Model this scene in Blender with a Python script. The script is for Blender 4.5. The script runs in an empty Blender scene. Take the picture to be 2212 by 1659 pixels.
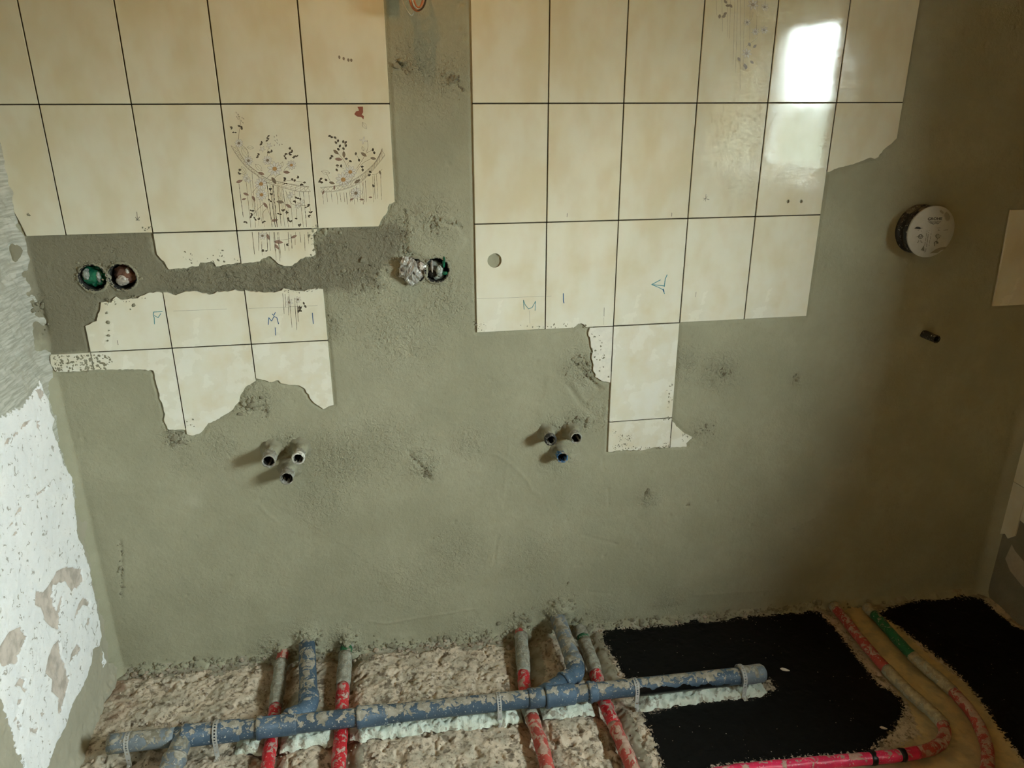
import bpy, bmesh, math, random
import numpy as np
from mathutils import Vector, Matrix
from mathutils.geometry import tessellate_polygon

random.seed(7)
rng = np.random.default_rng(7)
scene = bpy.context.scene
COL = scene.collection

# ------------------------------------------------------------------ camera
FPX = 1630.78
CAM = np.array([0.76494, -2.01478, 0.00391])
AX_R = np.array([0.9859384, -0.1670991, -0.0018146])
AX_D = np.array([-0.0601866, -0.3449486, -0.9366899])
AX_F = np.array([0.1558940, 0.9236278, -0.3501552])
cam_d = bpy.data.cameras.new('camera')
cam_d.sensor_width = 36.0
cam_d.lens = FPX / 2212 * 36.0
cam_d.clip_start = 0.02
cam = bpy.data.objects.new('camera', cam_d)
COL.objects.link(cam)
m = Matrix.Identity(4)
for i in range(3):
    m[i][0] = AX_R[i]; m[i][1] = -AX_D[i]; m[i][2] = -AX_F[i]; m[i][3] = CAM[i]
cam.matrix_world = m
scene.camera = cam

# ------------------------------------------------------------------ sky and exposure
WIN_Y0, WIN_Y1 = -2.80, -1.45       # window opening in the right wall
WIN_Z0, WIN_Z1 = -0.40, 0.46
XL, XR = -0.11, 2.85                # side walls
YB = -2.95                          # rear wall
ZC = 0.98                           # ceiling
world = bpy.data.worlds.new('World')
scene.world = world
world.use_nodes = True
bg = world.node_tree.nodes['Background']
bg.inputs['Color'].default_value = (0.845, 0.975, 0.985, 1)
SKY = 48.0                          # overcast sky: horizon a third as bright as the zenith, (1 + 2 sin e) / 3
wt = world.node_tree
wtc = wt.nodes.new('ShaderNodeTexCoord'); wsp = wt.nodes.new('ShaderNodeSeparateXYZ')
wmx = wt.nodes.new('ShaderNodeMath'); wmx.operation = 'MAXIMUM'; wmx.inputs[1].default_value = 0.0
wma = wt.nodes.new('ShaderNodeMath'); wma.operation = 'MULTIPLY_ADD'; wma.inputs[1].default_value = SKY * 2 / 3; wma.inputs[2].default_value = SKY / 3
wt.links.new(wtc.outputs['Generated'], wsp.inputs[0]); wt.links.new(wsp.outputs[2], wmx.inputs[0])
wt.links.new(wmx.outputs[0], wma.inputs[0]); wt.links.new(wma.outputs[0], bg.inputs['Strength'])
pl = bpy.data.lights.new('window_portal', 'AREA')
pl.shape = 'RECTANGLE'; pl.size = WIN_Y1 - WIN_Y0; pl.size_y = WIN_Z1 - WIN_Z0
pl.cycles.is_portal = True
po = bpy.data.objects.new('window_portal', pl)
po.location = (XR + 0.02, (WIN_Y0 + WIN_Y1) / 2, (WIN_Z0 + WIN_Z1) / 2)
po.rotation_euler = (0, math.radians(90), 0)
pl.size, pl.size_y = WIN_Z1 - WIN_Z0, WIN_Y1 - WIN_Y0
COL.objects.link(po)
vs = scene.view_settings
vs.view_transform = 'Standard'; vs.look = 'None'; vs.gamma = 1.0; vs.use_curve_mapping = False
vs.exposure = 1.66
scene.cycles.diffuse_bounces = 4
scene.cycles.max_bounces = 6
scene.cycles.transparent_max_bounces = 6
scene.cycles.use_adaptive_sampling = True
scene.cycles.adaptive_threshold = 0.12
scene.cycles.adaptive_min_samples = 8
scene.cycles.caustics_reflective = False
scene.cycles.sample_clamp_indirect = 8.0

# ------------------------------------------------------------------ helpers: photo ray on a real surface
def _ray(px, py):
    return AX_F + AX_R * ((px - 1106) / FPX) + AX_D * ((py - 829.5) / FPX)
def hit(px, py, axis, val):
    d = _ray(px, py)
    return CAM + d * ((val - CAM[axis]) / d[axis])
def wp(px, py, y=0.0):
    p = hit(px, py, 1, y); return (p[0], p[2])
def fp(px, py, z):
    p = hit(px, py, 2, z); return (p[0], p[1])
def lp(px, py):
    p = hit(px, py, 0, XL); return (p[1], p[2])
def crop(x0, y0, w, pts):
    k = w / 2212.0
    return [(x0 + a * k, y0 + b * k) for a, b in pts]
def zf(x):
    return -1.613 - 0.0236 * (x + 0.11)
def fpipe(px, py, h):
    z = zf(1.2)
    for _ in range(4):
        x, y = fp(px, py, z + h); z = zf(x)
    return (x, y, z + h)

# ------------------------------------------------------------------ helpers: noise and distance
def vnoise(X, Y, cell, seed):
    r = np.random.default_rng(seed)
    G = r.random((256, 256)) * 2 - 1
    x = X / cell + 37.3; y = Y / cell + 91.7
    xi = np.floor(x).astype(int); yi = np.floor(y).astype(int)
    fx = x - xi; fy = y - yi
    fx = fx * fx * fx * (fx * (fx * 6 - 15) + 10); fy = fy * fy * fy * (fy * (fy * 6 - 15) + 10)
    a = G[xi & 255, yi & 255]; b = G[(xi + 1) & 255, yi & 255]
    c = G[xi & 255, (yi + 1) & 255]; d = G[(xi + 1) & 255, (yi + 1) & 255]
    return (a * (1 - fx) + b * fx) * (1 - fy) + (c * (1 - fx) + d * fx) * fy
def fbm(X, Y, cell, seed, octv=4, gain=0.5):
    o = 0; amp = 1; tot = 0
    for k in range(octv):
        o = o + amp * vnoise(X, Y, cell / 2 ** k, seed + k * 17); tot += amp; amp *= gain
    return o / tot
def sdpoly(X, Y, poly, far=0.06):
    """signed distance, negative inside, clipped to +far away from the polygon"""
    P = np.asarray(poly, float)
    out = np.full(X.shape, far)
    sel = (X > P[:, 0].min() - far) & (X < P[:, 0].max() + far) & (Y > P[:, 1].min() - far) & (Y < P[:, 1].max() + far)
    x = X[sel]; y = Y[sel]
    d2 = np.full(x.shape, 1e9); ins = np.zeros(x.shape, bool)
    n = len(P)
    for i in range(n):
        ax, ay = P[i]; bx, by = P[(i + 1) % n]
        ex, ey = bx - ax, by - ay
        t = np.clip(((x - ax) * ex + (y - ay) * ey) / (ex * ex + ey * ey + 1e-12), 0, 1)
        d2 = np.minimum(d2, (x - ax - t * ex) ** 2 + (y - ay - t * ey) ** 2)
        c = ((ay > y) != (by > y))
        if abs(ey) > 1e-12:
            ins ^= c & (x < ex * (y - ay) / ey + ax)
    d = np.sqrt(d2); d[ins] *= -1
    out[sel] = np.clip(d, -far, far)
    return out
def dline(X, Y, pts, far=0.1):
    P = np.asarray(pts, float)
    out = np.full(X.shape, far)
    sel = (X > P[:, 0].min() - far) & (X < P[:, 0].max() + far) & (Y > P[:, 1].min() - far) & (Y < P[:, 1].max() + far)
    x = X[sel]; y = Y[sel]; d2 = np.full(x.shape, far * far)
    for i in range(len(P) - 1):
        ax, ay = P[i]; bx, by = P[i + 1]; ex, ey = bx - ax, by - ay
        t = np.clip(((x - ax) * ex + (y - ay) * ey) / (ex * ex + ey * ey + 1e-12), 0, 1)
        d2 = np.minimum(d2, (x - ax - t * ex) ** 2 + (y - ay - t * ey) ** 2)
    out[sel] = np.sqrt(d2)
    return out
def sstep(a, b, x):
    t = np.clip((x - a) / (b - a), 0, 1); return t * t * (3 - 2 * t)

# ------------------------------------------------------------------ helpers: meshes
def link(name, me, mats, parent=None, smooth=True, **props):
    o = bpy.data.objects.new(name, me)
    COL.objects.link(o)
    for mm in (mats if isinstance(mats, (list, tuple)) else [mats]):
        me.materials.append(mm)
    if smooth:
        me.shade_smooth()
    if parent is not None:
        o.parent = parent
    for k, v in props.items():
        o[k] = v
    return o
def thing(name, loc, label, category, group=None):
    o = bpy.data.objects.new(name, None)
    COL.objects.link(o); o.location = loc; o.empty_display_size = 0.05
    o['label'] = label; o['category'] = category
    if group: o['group'] = group
    return o
def local(o, me):
    """shift a mesh built in world coordinates under the thing o"""
    me.transform(Matrix.Translation(-Vector(o.location))); return me
class MB:
    def __init__(s): s.v = []; s.f = []; s.mi = []
    def add(s, vs_, fs_, mi=0):
        b = len(s.v); s.v += [tuple(p) for p in vs_]
        s.f += [tuple(i + b for i in q) for q in fs_]; s.mi += [mi] * len(fs_)
    def mesh(s, name):
        me = bpy.data.meshes.new(name); me.from_pydata(s.v, [], s.f)
        if any(s.mi): me.polygons.foreach_set('material_index', s.mi)
        me.validate(); me.update(); return me
    def box(s, a, b, mi=0):
        x0, y0, z0 = a; x1, y1, z1 = b
        s.add([(x0,y0,z0),(x1,y0,z0),(x1,y1,z0),(x0,y1,z0),(x0,y0,z1),(x1,y0,z1),(x1,y1,z1),(x0,y1,z1)],
              [(0,3,2,1),(4,5,6,7),(0,1,5,4),(1,2,6,5),(2,3,7,6),(3,0,4,7)], mi)
def grid_mesh(name, P, keep=None, attrs=None):
    ny, nx, _ = P.shape
    idx = np.arange(ny * nx).reshape(ny, nx)
    q = np.stack([idx[:-1, :-1], idx[:-1, 1:], idx[1:, 1:], idx[1:, :-1]], -1).reshape(-1, 4)
    if keep is not None: q = q[keep.reshape(-1)]
    me = bpy.data.meshes.new(name)
    me.vertices.add(ny * nx); me.vertices.foreach_set('co', P.reshape(-1).astype(np.float32))
    n = len(q)
    me.loops.add(n * 4); me.loops.foreach_set('vertex_index', q.reshape(-1).astype(np.int32))
    me.polygons.add(n); me.polygons.foreach_set('loop_start', (np.arange(n) * 4).astype(np.int32))
    for k, a in (attrs or {}).items():
        at = me.attributes.new(k, 'FLOAT', 'POINT'); at.data.foreach_set('value', a.reshape(-1).astype(np.float32))
    me.update(calc_edges=True)
    return me
def smooth_path(pts, n=10):
    """Catmull-Rom through pts"""
    P = [np.array(p, float) for p in pts]
    P = [2 * P[0] - P[1]] + P + [2 * P[-1] - P[-2]]
    out = []
    for i in range(1, len(P) - 2):
        for k in range(n):
            t = k / n
            a, b, c, d = P[i - 1:i + 3]
            out.append(0.5 * ((2 * b) + (c - a) * t + (2 * a - 5 * b + 4 * c - d) * t * t + (3 * b - a - 3 * c + d) * t ** 3))
    out.append(P[-2]); return out
def sweep(mb, path, rad, seg=16, cap=(True, True), lump=0.0, seed=0, mi=0):
    P = np.array(path, float); n = len(P)
    R_ = np.broadcast_to(np.asarray(rad, float), (n,))
    T = np.gradient(P, axis=0); T /= np.linalg.norm(T, axis=1)[:, None] + 1e-12
    up = np.array([0, 0, 1.0]) if abs(T[0][2]) < 0.9 else np.array([1.0, 0, 0])
    N = np.cross(T[0], up); N /= np.linalg.norm(N)
    vs_ = []
    r = np.random.default_rng(seed); ph = r.random(8) * 6.28
    L = np.concatenate([[0], np.cumsum(np.linalg.norm(np.diff(P, axis=0), axis=1))])
    for i in range(n):
        N = N - T[i] * np.dot(N, T[i]); N /= np.linalg.norm(N); B = np.cross(T[i], N)
        for k in range(seg):
            a = 2 * math.pi * k / seg
            rr = R_[i]
            if lump:
                rr *= 1 + lump * (math.sin(2 * a + L[i] * 60 + ph[0]) + math.sin(3 * a - L[i] * 110 + ph[1]) + 0.8 * math.sin(5 * a + L[i] * 240 + ph[2]) + 0.6 * math.sin(a - L[i] * 410 + ph[3])) / 2
            vs_.append(P[i] + rr * (math.cos(a) * N + math.sin(a) * B))
    fs_ = [(i * seg + k, i * seg + (k + 1) % seg, (i + 1) * seg + (k + 1) % seg, (i + 1) * seg + k) for i in range(n - 1) for k in range(seg)]
    if cap[0]: fs_.append(tuple(range(seg - 1, -1, -1)))
    if cap[1]: fs_.append(tuple((n - 1) * seg + k for k in range(seg)))
    mb.add(vs_, fs_, mi)
def lathe(mb, c, axis, prof, seg=32, mi=0, jit=0.0, seed=0):
    """profile of (distance along axis, radius) about the point c"""
    axis = Vector(axis).normalized()
    n = axis.orthogonal().normalized(); b = axis.cross(n)
    r = random.Random(seed); vs_ = []
    for (t, rad) in prof:
        for k in range(seg):
            a = 2 * math.pi * k / seg
            q = rad * (1 + jit * (r.random() - .5)); tt = t + jit * rad * (r.random() - .5)
            vs_.append(Vector(c) + axis * tt + n * (q * math.cos(a)) + b * (q * math.sin(a)))
    fs_ = [(i * seg + k, i * seg + (k + 1) % seg, (i + 1) * seg + (k + 1) % seg, (i + 1) * seg + k) for i in range(len(prof) - 1) for k in range(seg)]
    mb.add(vs_, fs_, mi)

# ------------------------------------------------------------------ helpers: materials
class NT:
    def __init__(s, name):
        s.m = bpy.data.materials.new(name); s.m.use_nodes = True
        s.t = s.m.node_tree; s.b = s.t.nodes['Principled BSDF']
        s.tc = s.t.nodes.new('ShaderNodeTexCoord')
        s.vec = s.tc.outputs['Object']
    def n(s, typ, **kw):
        nd = s.t.nodes.new(typ)
        for k, v in kw.items(): setattr(nd, k, v)
        return nd
    def lk(s, a, b): s.t.links.new(a, b)
    def put(s, sock, v):
        if hasattr(v, 'is_linked') or isinstance(v, bpy.types.NodeSocket): s.lk(v, sock)
        else: sock.default_value = v
    def noise(s, scale, detail=4, rough=0.55, vec=None, dist=0.0):
        nd = s.n('ShaderNodeTexNoise'); nd.inputs['Scale'].default_value = scale
        nd.inputs['Detail'].default_value = detail; nd.inputs['Roughness'].default_value = rough
        nd.inputs['Distortion'].default_value = dist
        s.lk(vec or s.vec, nd.inputs['Vector']); return nd.outputs['Fac']
    def vor(s, scale, feature='F1', vec=None):
        nd = s.n('ShaderNodeTexVoronoi', feature=feature); nd.inputs['Scale'].default_value = scale
        s.lk(vec or s.vec, nd.inputs['Vector']); return nd.outputs['Distance']
    def math(s, op, a, b=0.0, c=None):
        nd = s.n('ShaderNodeMath', operation=op); s.put(nd.inputs[0], a); s.put(nd.inputs[1], b)
        if c is not None: s.put(nd.inputs[2], c)
        return nd.outputs[0]
    def ramp(s, v, a, b, inv=False):
        nd = s.n('ShaderNodeMapRange'); nd.interpolation_type = 'SMOOTHSTEP'
        s.put(nd.inputs['Value'], v); nd.inputs['From Min'].default_value = a; nd.inputs['From Max'].default_value = b
        nd.inputs['To Min'].default_value = 1.0 if inv else 0.0; nd.inputs['To Max'].default_value = 0.0 if inv else 1.0
        return nd.outputs[0]
    def mix(s, f, a, b, blend='MIX'):
        nd = s.n('ShaderNodeMix', data_type='RGBA', blend_type=blend)
        s.put(nd.inputs[0], f)
        for sock, v in ((nd.inputs[6], a), (nd.inputs[7], b)):
            if isinstance(v, tuple): sock.default_value = (v[0], v[1], v[2], 1)
            else: s.lk(v, sock)
        return nd.outputs[2]
    def attr(s, name):
        nd = s.n('ShaderNodeAttribute'); nd.attribute_name = name; return nd.outputs['Fac']
    def bump(s, h, strength=0.5, dist=0.002, prev=None):
        nd = s.n('ShaderNodeBump'); nd.inputs['Strength'].default_value = strength; nd.inputs['Distance'].default_value = dist
        s.lk(h, nd.inputs['Height'])
        if prev is not None: s.lk(prev, nd.inputs['Normal'])
        return nd.outputs[0]
    def done(s, col, rough=0.8, normal=None, spec=0.3, metal=0.0):
        if isinstance(col, tuple): s.b.inputs['Base Color'].default_value = (col[0], col[1], col[2], 1)
        else: s.lk(col, s.b.inputs['Base Color'])
        s.put(s.b.inputs['Roughness'], rough)
        s.b.inputs['Specular IOR Level'].default_value = spec
        s.b.inputs['Metallic'].default_value = metal
        if normal is not None: s.lk(normal, s.b.inputs['Normal'])
        return s.m
def flat(name, col, rough=0.7, spec=0.3, metal=0.0, var=0.15):
    t = NT(name)
    c = t.mix(t.noise(90, 3), tuple(v * (1 - var) for v in col), tuple(min(1, v * (1 + var)) for v in col))
    return t.done(c, rough, None, spec, metal)

PL_A, PL_B, PL_D = (0.308, 0.298, 0.205), (0.365, 0.353, 0.248), (0.198, 0.182, 0.125)
def mat_plaster():
    t = NT('cement_plaster')
    big = t.ramp(t.noise(4.5, 5, 0.6), 0.3, 0.7)
    c = t.mix(big, PL_A, PL_B)
    c = t.mix(t.math('MULTIPLY', t.ramp(t.noise(38, 4), 0.35, 0.7), 0.35), c, PL_A)
    dk = t.ramp(t.math('ADD', t.attr('dark'), t.math('MULTIPLY', t.math('SUBTRACT', t.noise(18, 5), 0.5), 0.08)), -0.01, 0.02, inv=True)
    c = t.mix(t.math('MULTIPLY', dk, 0.85), c, PL_D)
    c = t.mix(t.attr('green'), c, (0.10, 0.13, 0.085))
    c = t.mix(t.attr('pale'), c, (0.55, 0.53, 0.43))
    rg = t.attr('rough')
    pit = t.math('MULTIPLY', t.ramp(t.noise(150, 3, 0.6, dist=0.6), 0.62, 0.72), rg)
    c = t.mix(t.math('MULTIPLY', pit, 0.3), c, (0.15, 0.135, 0.095))  # pits also darkened in colour, standing in for the shade of their depth
    amp = t.math('ADD', t.math('MULTIPLY', rg, 1.0), 0.12)
    h = t.math('MULTIPLY', t.noise(120, 3, 0.6, dist=0.6), amp)
    h = t.math('SUBTRACT', h, t.math('MULTIPLY', pit, 0.7))
    h2 = t.noise(30, 4, 0.5)
    nb = t.bump(h, 1.0, 0.0085)
    nb = t.bump(h2, 0.3, 0.006, nb)
    nb = t.bump(t.noise(800, 2), 0.45, 0.0011, nb)
    return t.done(c, 0.88, nb, 0.18)
def mat_tile():
    t = NT('beige_glazed_tile')
    oi = t.n('ShaderNodeObjectInfo')
    off = t.n('ShaderNodeVectorMath', operation='MULTIPLY_ADD')
    t.lk(t.vec, off.inputs[0]); off.inputs[1].default_value = (1.0, 1.0, 0.55)
    cmb = t.n('ShaderNodeCombineXYZ')
    t.lk(t.math('MULTIPLY', oi.outputs['Random'], 31.0), cmb.inputs[0]); t.lk(t.math('MULTIPLY', oi.outputs['Random'], 17.0), cmb.inputs[2])
    t.lk(cmb.outputs[0], off.inputs[2])
    v = off.outputs[0]
    cl = t.ramp(t.noise(9, 3, 0.55, v), 0.38, 0.68)
    cl2 = t.ramp(t.noise(22, 3, 0.5, v), 0.45, 0.7)
    c = t.mix(t.math('MULTIPLY', cl, 0.75), (0.735, 0.71, 0.555), (0.655, 0.58, 0.375))
    c = t.mix(t.math('MULTIPLY', cl2, 0.3), c, (0.69, 0.59, 0.42))
    du = t.ramp(t.noise(60, 4, 0.7), 0.62, 0.75)
    c = t.mix(t.math('MULTIPLY', du, 0.10), c, (0.5, 0.47, 0.38))
    hz = t.math('MULTIPLY', t.attr('dust'), t.ramp(t.noise(11, 4, 0.6), 0.25, 0.7))
    c = t.mix(hz, c, (0.78, 0.78, 0.69))
    dust = t.ramp(t.noise(7, 3), 0.45, 0.7)
    nb = t.bump(t.noise(14, 2), 0.08, 0.002)
    nb = t.bump(t.noise(420, 2), 0.03, 0.0005, nb)
    return t.done(c, t.math('ADD', t.math('ADD', t.math('MULTIPLY', dust, 0.07), 0.05), t.math('MULTIPLY', hz, 0.35)), nb, 0.5)
def mat_side(name, base_a, base_b):
    t = NT(name)
    c = t.mix(t.ramp(t.noise(9, 5), 0.35, 0.65), base_a, base_b)
    nb = t.bump(t.noise(120, 5, 0.65), 0.5, 0.004)
    return t.done(c, 0.9, nb, 0.15)
def mat_leftwall():
    t = NT('scraped_mortar_and_whitewash')
    st = t.n('ShaderNodeMapping'); st.inputs['Rotation'].default_value = (math.radians(38), 0, 0); st.inputs['Scale'].default_value = (1, 16, 150)
    t.lk(t.vec, st.inputs['Vector'])
    streak = t.noise(1.0, 4, 0.6, st.outputs[0])
    c = t.mix(t.ramp(streak, 0.35, 0.65), (0.33, 0.33, 0.27), (0.50, 0.50, 0.43))
    c = t.mix(t.ramp(t.noise(18, 4), 0.5, 0.72), c, (0.36, 0.35, 0.28))
    jit = t.math('MULTIPLY', t.math('SUBTRACT', t.noise(70, 5, 0.6), 0.5), 0.03)
    wsd = t.math('ADD', t.attr('white'), jit)
    wm = t.ramp(wsd, -0.002, 0.001, inv=True)
    fl = t.ramp(t.noise(42, 5, 0.62, st.outputs[0]), 0.605, 0.62)
    fl2 = t.ramp(t.noise(55, 5, 0.62, dist=0.8), 0.62, 0.635)
    wcol = t.mix(t.ramp(t.noise(15, 4), 0.3, 0.7), (0.84, 0.85, 0.84), (0.90, 0.90, 0.88))
    csd = t.math('ADD', t.attr('chip'), t.math('MULTIPLY', jit, 0.5))
    cm = t.ramp(csd, -0.0015, 0.0005, inv=True)
    wcol = t.mix(t.math('MAXIMUM', fl, fl2), wcol, (0.42, 0.40, 0.35))
    ccol = t.mix(t.ramp(t.noise(28, 4), 0.4, 0.65), (0.57, 0.50, 0.43), (0.40, 0.355, 0.30))
    wcol = t.mix(cm, wcol, ccol)
    gsd = t.ramp(t.math('ADD', t.attr('grey'), jit), -0.002, 0.02, inv=True)
    c = t.mix(gsd, c, t.mix(t.noise(12, 4), (0.31, 0.29, 0.215), (0.38, 0.355, 0.27)))
    c2 = t.mix(wm, c, wcol)
    h = t.math('ADD', t.math('MULTIPLY', wm, 0.5), t.math('MULTIPLY', t.noise(90, 5, 0.65, dist=0.5), 0.6))
    h = t.math('SUBTRACT', h, t.math('MULTIPLY', t.math('MULTIPLY', wm, t.math('MAXIMUM', cm, t.math('MAXIMUM', fl, fl2))), 0.5))
    nb = t.bump(h, 0.8, 0.003)
    nb = t.bump(t.math('MULTIPLY', streak, t.math('SUBTRACT', 1.0, t.math('MAXIMUM', gsd, wm))), 0.5, 0.004, nb)
    return t.done(c2, 0.9, nb, 0.15)
def mat_floor():
    t = NT('rubble_floor_and_bitumen')
    n1 = t.noise(16, 5, 0.6); n2 = t.noise(75, 5, 0.65); n3 = t.noise(230, 3, 0.6)
    c = t.mix(t.ramp(n1, 0.38, 0.6), (0.43, 0.38, 0.29), (0.60, 0.505, 0.385))
    c = t.mix(t.math('MULTIPLY', t.ramp(n2, 0.5, 0.66), 0.8), c, (0.17, 0.135, 0.092))
    c = t.mix(t.math('MULTIPLY', t.ramp(n3, 0.56, 0.70), 0.38), c, (0.55, 0.47, 0.37))
    c = t.mix(t.math('MULTIPLY', t.ramp(t.noise(34, 4), 0.56, 0.66), 0.8), c, (0.12, 0.09, 0.06))
    c = t.mix(t.attr('brick'), c, (0.25, 0.15, 0.095))
    jit = t.math('MULTIPLY', t.math('SUBTRACT', t.noise(85, 5, 0.6), 0.5), 0.045)
    sm = t.ramp(t.math('ADD', t.attr('mortar'), jit), -0.004, 0.004, inv=True)
    mort = t.mix(t.ramp(t.noise(30, 4), 0.35, 0.65), (0.255, 0.235, 0.17), (0.37, 0.345, 0.265))
    c = t.mix(sm, c, mort)
    ye = t.ramp(t.math('ADD', t.attr('yellow'), jit), -0.004, 0.006, inv=True)
    yc = t.mix(t.ramp(t.noise(22, 5), 0.4, 0.65), (0.62, 0.49, 0.265), (0.45, 0.38, 0.24))
    c = t.mix(ye, c, yc)
    streaky = t.math('MULTIPLY', t.math('SUBTRACT', t.noise(130, 4, 0.65), 0.5), 0.06)
    bl = t.ramp(t.math('ADD', t.math('ADD', t.attr('black'), t.math('MULTIPLY', streaky, 1.3)), t.math('MULTIPLY', jit, 0.3)), -0.0012, 0.0012, inv=True)
    speck = t.ramp(t.vor(60), 0.075, 0.10, inv=True)
    speck = t.math('MULTIPLY', speck, t.ramp(t.noise(20, 2), 0.52, 0.56))
    bl = t.math('MULTIPLY', bl, t.math('SUBTRACT', 1.0, t.math('MULTIPLY', speck, 0.8)))
    c = t.mix(bl, c, (0.004, 0.004, 0.0035))
    h = t.math('ADD', t.math('MULTIPLY', n2, 0.6), t.math('MULTIPLY', n3, 0.4))
    h = t.math('MULTIPLY', h, t.math('SUBTRACT', 1.0, t.math('MULTIPLY', t.math('MAXIMUM', bl, t.math('MAXIMUM', ye, sm)), 0.8)))
    nb = t.bump(h, 0.8, 0.0045)
    rough = t.math('SUBTRACT', 0.92, t.math('MULTIPLY', bl, 0.35))
    return t.done(c, rough, nb, 0.15)
def mat_dirty(name, base, dirt_a=(0.40, 0.36, 0.28), dirt_b=(0.27, 0.25, 0.19), cover=0.5, up=0.25, scale=38, rough=0.5, fleck=True):
    """plastic or foil with dried mortar on it, more on upward faces"""
    t = NT(name)
    geo = t.n('ShaderNodeNewGeometry'); sep = t.n('ShaderNodeSeparateXYZ'); t.lk(geo.outputs['Normal'], sep.inputs[0])
    v = t.noise(scale, 6, 0.62, dist=0.5)
    v = t.math('ADD', v, t.math('MULTIPLY', sep.outputs[2], up * 0.4))
    msk = t.ramp(v, 1 - cover - 0.012, 1 - cover + 0.012)
    d = t.mix(t.ramp(t.noise(60, 4), 0.35, 0.65), dirt_a, dirt_b)
    b = t.mix(t.ramp(t.noise(20, 3), 0.3, 0.7), tuple(x * 0.8 for x in base), tuple(min(1, x * 1.15) for x in base))
    c = t.mix(msk, b, d)
    if fleck:
        c = t.mix(t.math('MULTIPLY', t.ramp(t.noise(170, 4, 0.6), 0.63, 0.66), 0.8), c, (0.55, 0.53, 0.46))
    h = t.math('ADD', t.math('MULTIPLY', msk, 0.6), t.math('MULTIPLY', t.noise(220, 4), 0.5))
    nb = t.bump(h, 0.7, 0.002)
    return t.done(c, t.math('ADD', t.math('MULTIPLY', msk, 0.9 - rough), rough), nb, 0.35)

M_PL = mat_plaster(); M_TILE = mat_tile(); M_LW = mat_leftwall(); M_FL = mat_floor()
M_RW = mat_side('brown_plaster', (0.27, 0.25, 0.19), (0.34, 0.31, 0.235))
M_REAR = mat_side('warm_wall', (0.27, 0.15, 0.055), (0.33, 0.19, 0.075))
M_CEIL = mat_side('warm_ceiling', (0.40, 0.21, 0.06), (0.46, 0.25, 0.08))
M_GROUT = flat('dark_grout', (0.055, 0.045, 0.024), 0.9)
M_BODY = flat('broken_tile_body', (0.72, 0.70, 0.60), 0.85)
M_WHITE = flat('white_plastic', (0.46, 0.46, 0.41), 0.5, var=0.10)
M_FRAME = flat('white_frame', (0.75, 0.76, 0.75), 0.35, var=0.04)

# ------------------------------------------------------------------ tile lattice (20 x 30 cm) on the back wall
G = 0.0016
TF = 0.0045          # how far the glazed face stands out of the wall plane
def ux(u):
    return 0.2 * u + {5: 0.004}.get(u, 0.0)
def rect(c, r):      # column c, row r (row 0 hangs below the line at camera height)
    return [(ux(c) + G, -0.3 * r - G), (ux(c + 1) - G, -0.3 * r - G), (ux(c + 1) - G, -0.3 * (r + 1) + G), (ux(c) + G, -0.3 * (r + 1) + G)]
def W(pts): return [wp(a, b, -TF) for a, b in pts]
C5 = lambda p: crop(0, 400, 560, p)
C6 = lambda p: crop(450, 400, 560, p)
C7 = lambda p: crop(1000, 400, 560, p)
C1B = lambda p: crop(0, 780, 560, p)
C2B = lambda p: crop(450, 800, 560, p)
C3B = lambda p: crop(1000, 800, 560, p)
C4 = lambda p: crop(1500, 0, 560, p)
def snap(poly, c, r):
    """pull traced points that lie on the joints of cell c,r exactly onto them"""
    x0, x1, z1, z0 = ux(c) + G, ux(c + 1) - G, -0.3 * r - G, -0.3 * (r + 1) + G
    out = []
    for x, z in poly:
        if abs(x - x0) < 0.0075 or x < x0: x = x0
        if abs(x - x1) < 0.0075 or x > x1: x = x1
        if abs(z - z1) < 0.0075 or z > z1: z = z1
        if abs(z - z0) < 0.0075 or z < z0: z = z0
        out.append((x, z))
    return out
def ragged(poly, c, r, amp=0.0016, step=0.006):
    x0, x1, z1, z0 = ux(c) + G, ux(c + 1) - G, -0.3 * r - G, -0.3 * (r + 1) + G
    rr = random.Random(c * 31 + r * 7 + len(poly)); out = []
    n = len(poly)
    for i in range(n):
        a, b = poly[i], poly[(i + 1) % n]
        out.append(a)
        on = (a[0] == b[0] and a[0] in (x0, x1)) or (a[1] == b[1] and a[1] in (z0, z1))
        if on: continue
        L = math.dist(a, b); k = int(L / step)
        for j in range(1, k):
            t = j / k
            nx, nz = -(b[1] - a[1]) / L, (b[0] - a[0]) / L
            o = (rr.random() - 0.5) * 2 * amp
            out.append((a[0] + (b[0] - a[0]) * t + nx * o, a[1] + (b[1] - a[1]) * t + nz * o))
    return out

TILES = []      # (col, row, polygon, holes)
for c in (0, 1, 2, 3, 5, 6, 7, 8, 9, 10):
    TILES.append((c, -2, rect(c, -2), [])); TILES.append((c, -1, rect(c, -1), []))
for r in (-2, -1):
    q = rect(-1, r); TILES.append((-1, r, [(XL + 0.004, q[0][1]), q[1], q[2], (XL + 0.004, q[3][1])], []))
for c in (0, 1, 2, 5, 6, 7, 8):
    TILES.append((c, 0, rect(c, 0), []))
def circ(px, py, rpx, n=14, seed=3):
    rr = random.Random(seed); cx, cz = wp(px, py, -TF); r_ = abs(wp(px + rpx, py, -TF)[0] - cx)
    return [(cx + r_ * (1 + .08 * (rr.random() - .5)) * math.cos(-2 * math.pi * k / n), cz + r_ * (1 + .08 * (rr.random() - .5)) * math.sin(-2 * math.pi * k / n)) for k in range(n)]
TILES.append((9, 0, rect(9, 0), [circ(1702.5, 435, 3.6, 8), circ(1731, 435, 3.6, 8)]))
q = rect(-1, 0)
TILES.append((-1, 0, [(XL + 0.004, q[0][1]), q[1], q[2], (XL + 0.022, q[3][1]), (XL + 0.015, q[3][1] + 0.03), (XL + 0.006, q[3][1] + 0.06)], []))
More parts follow.
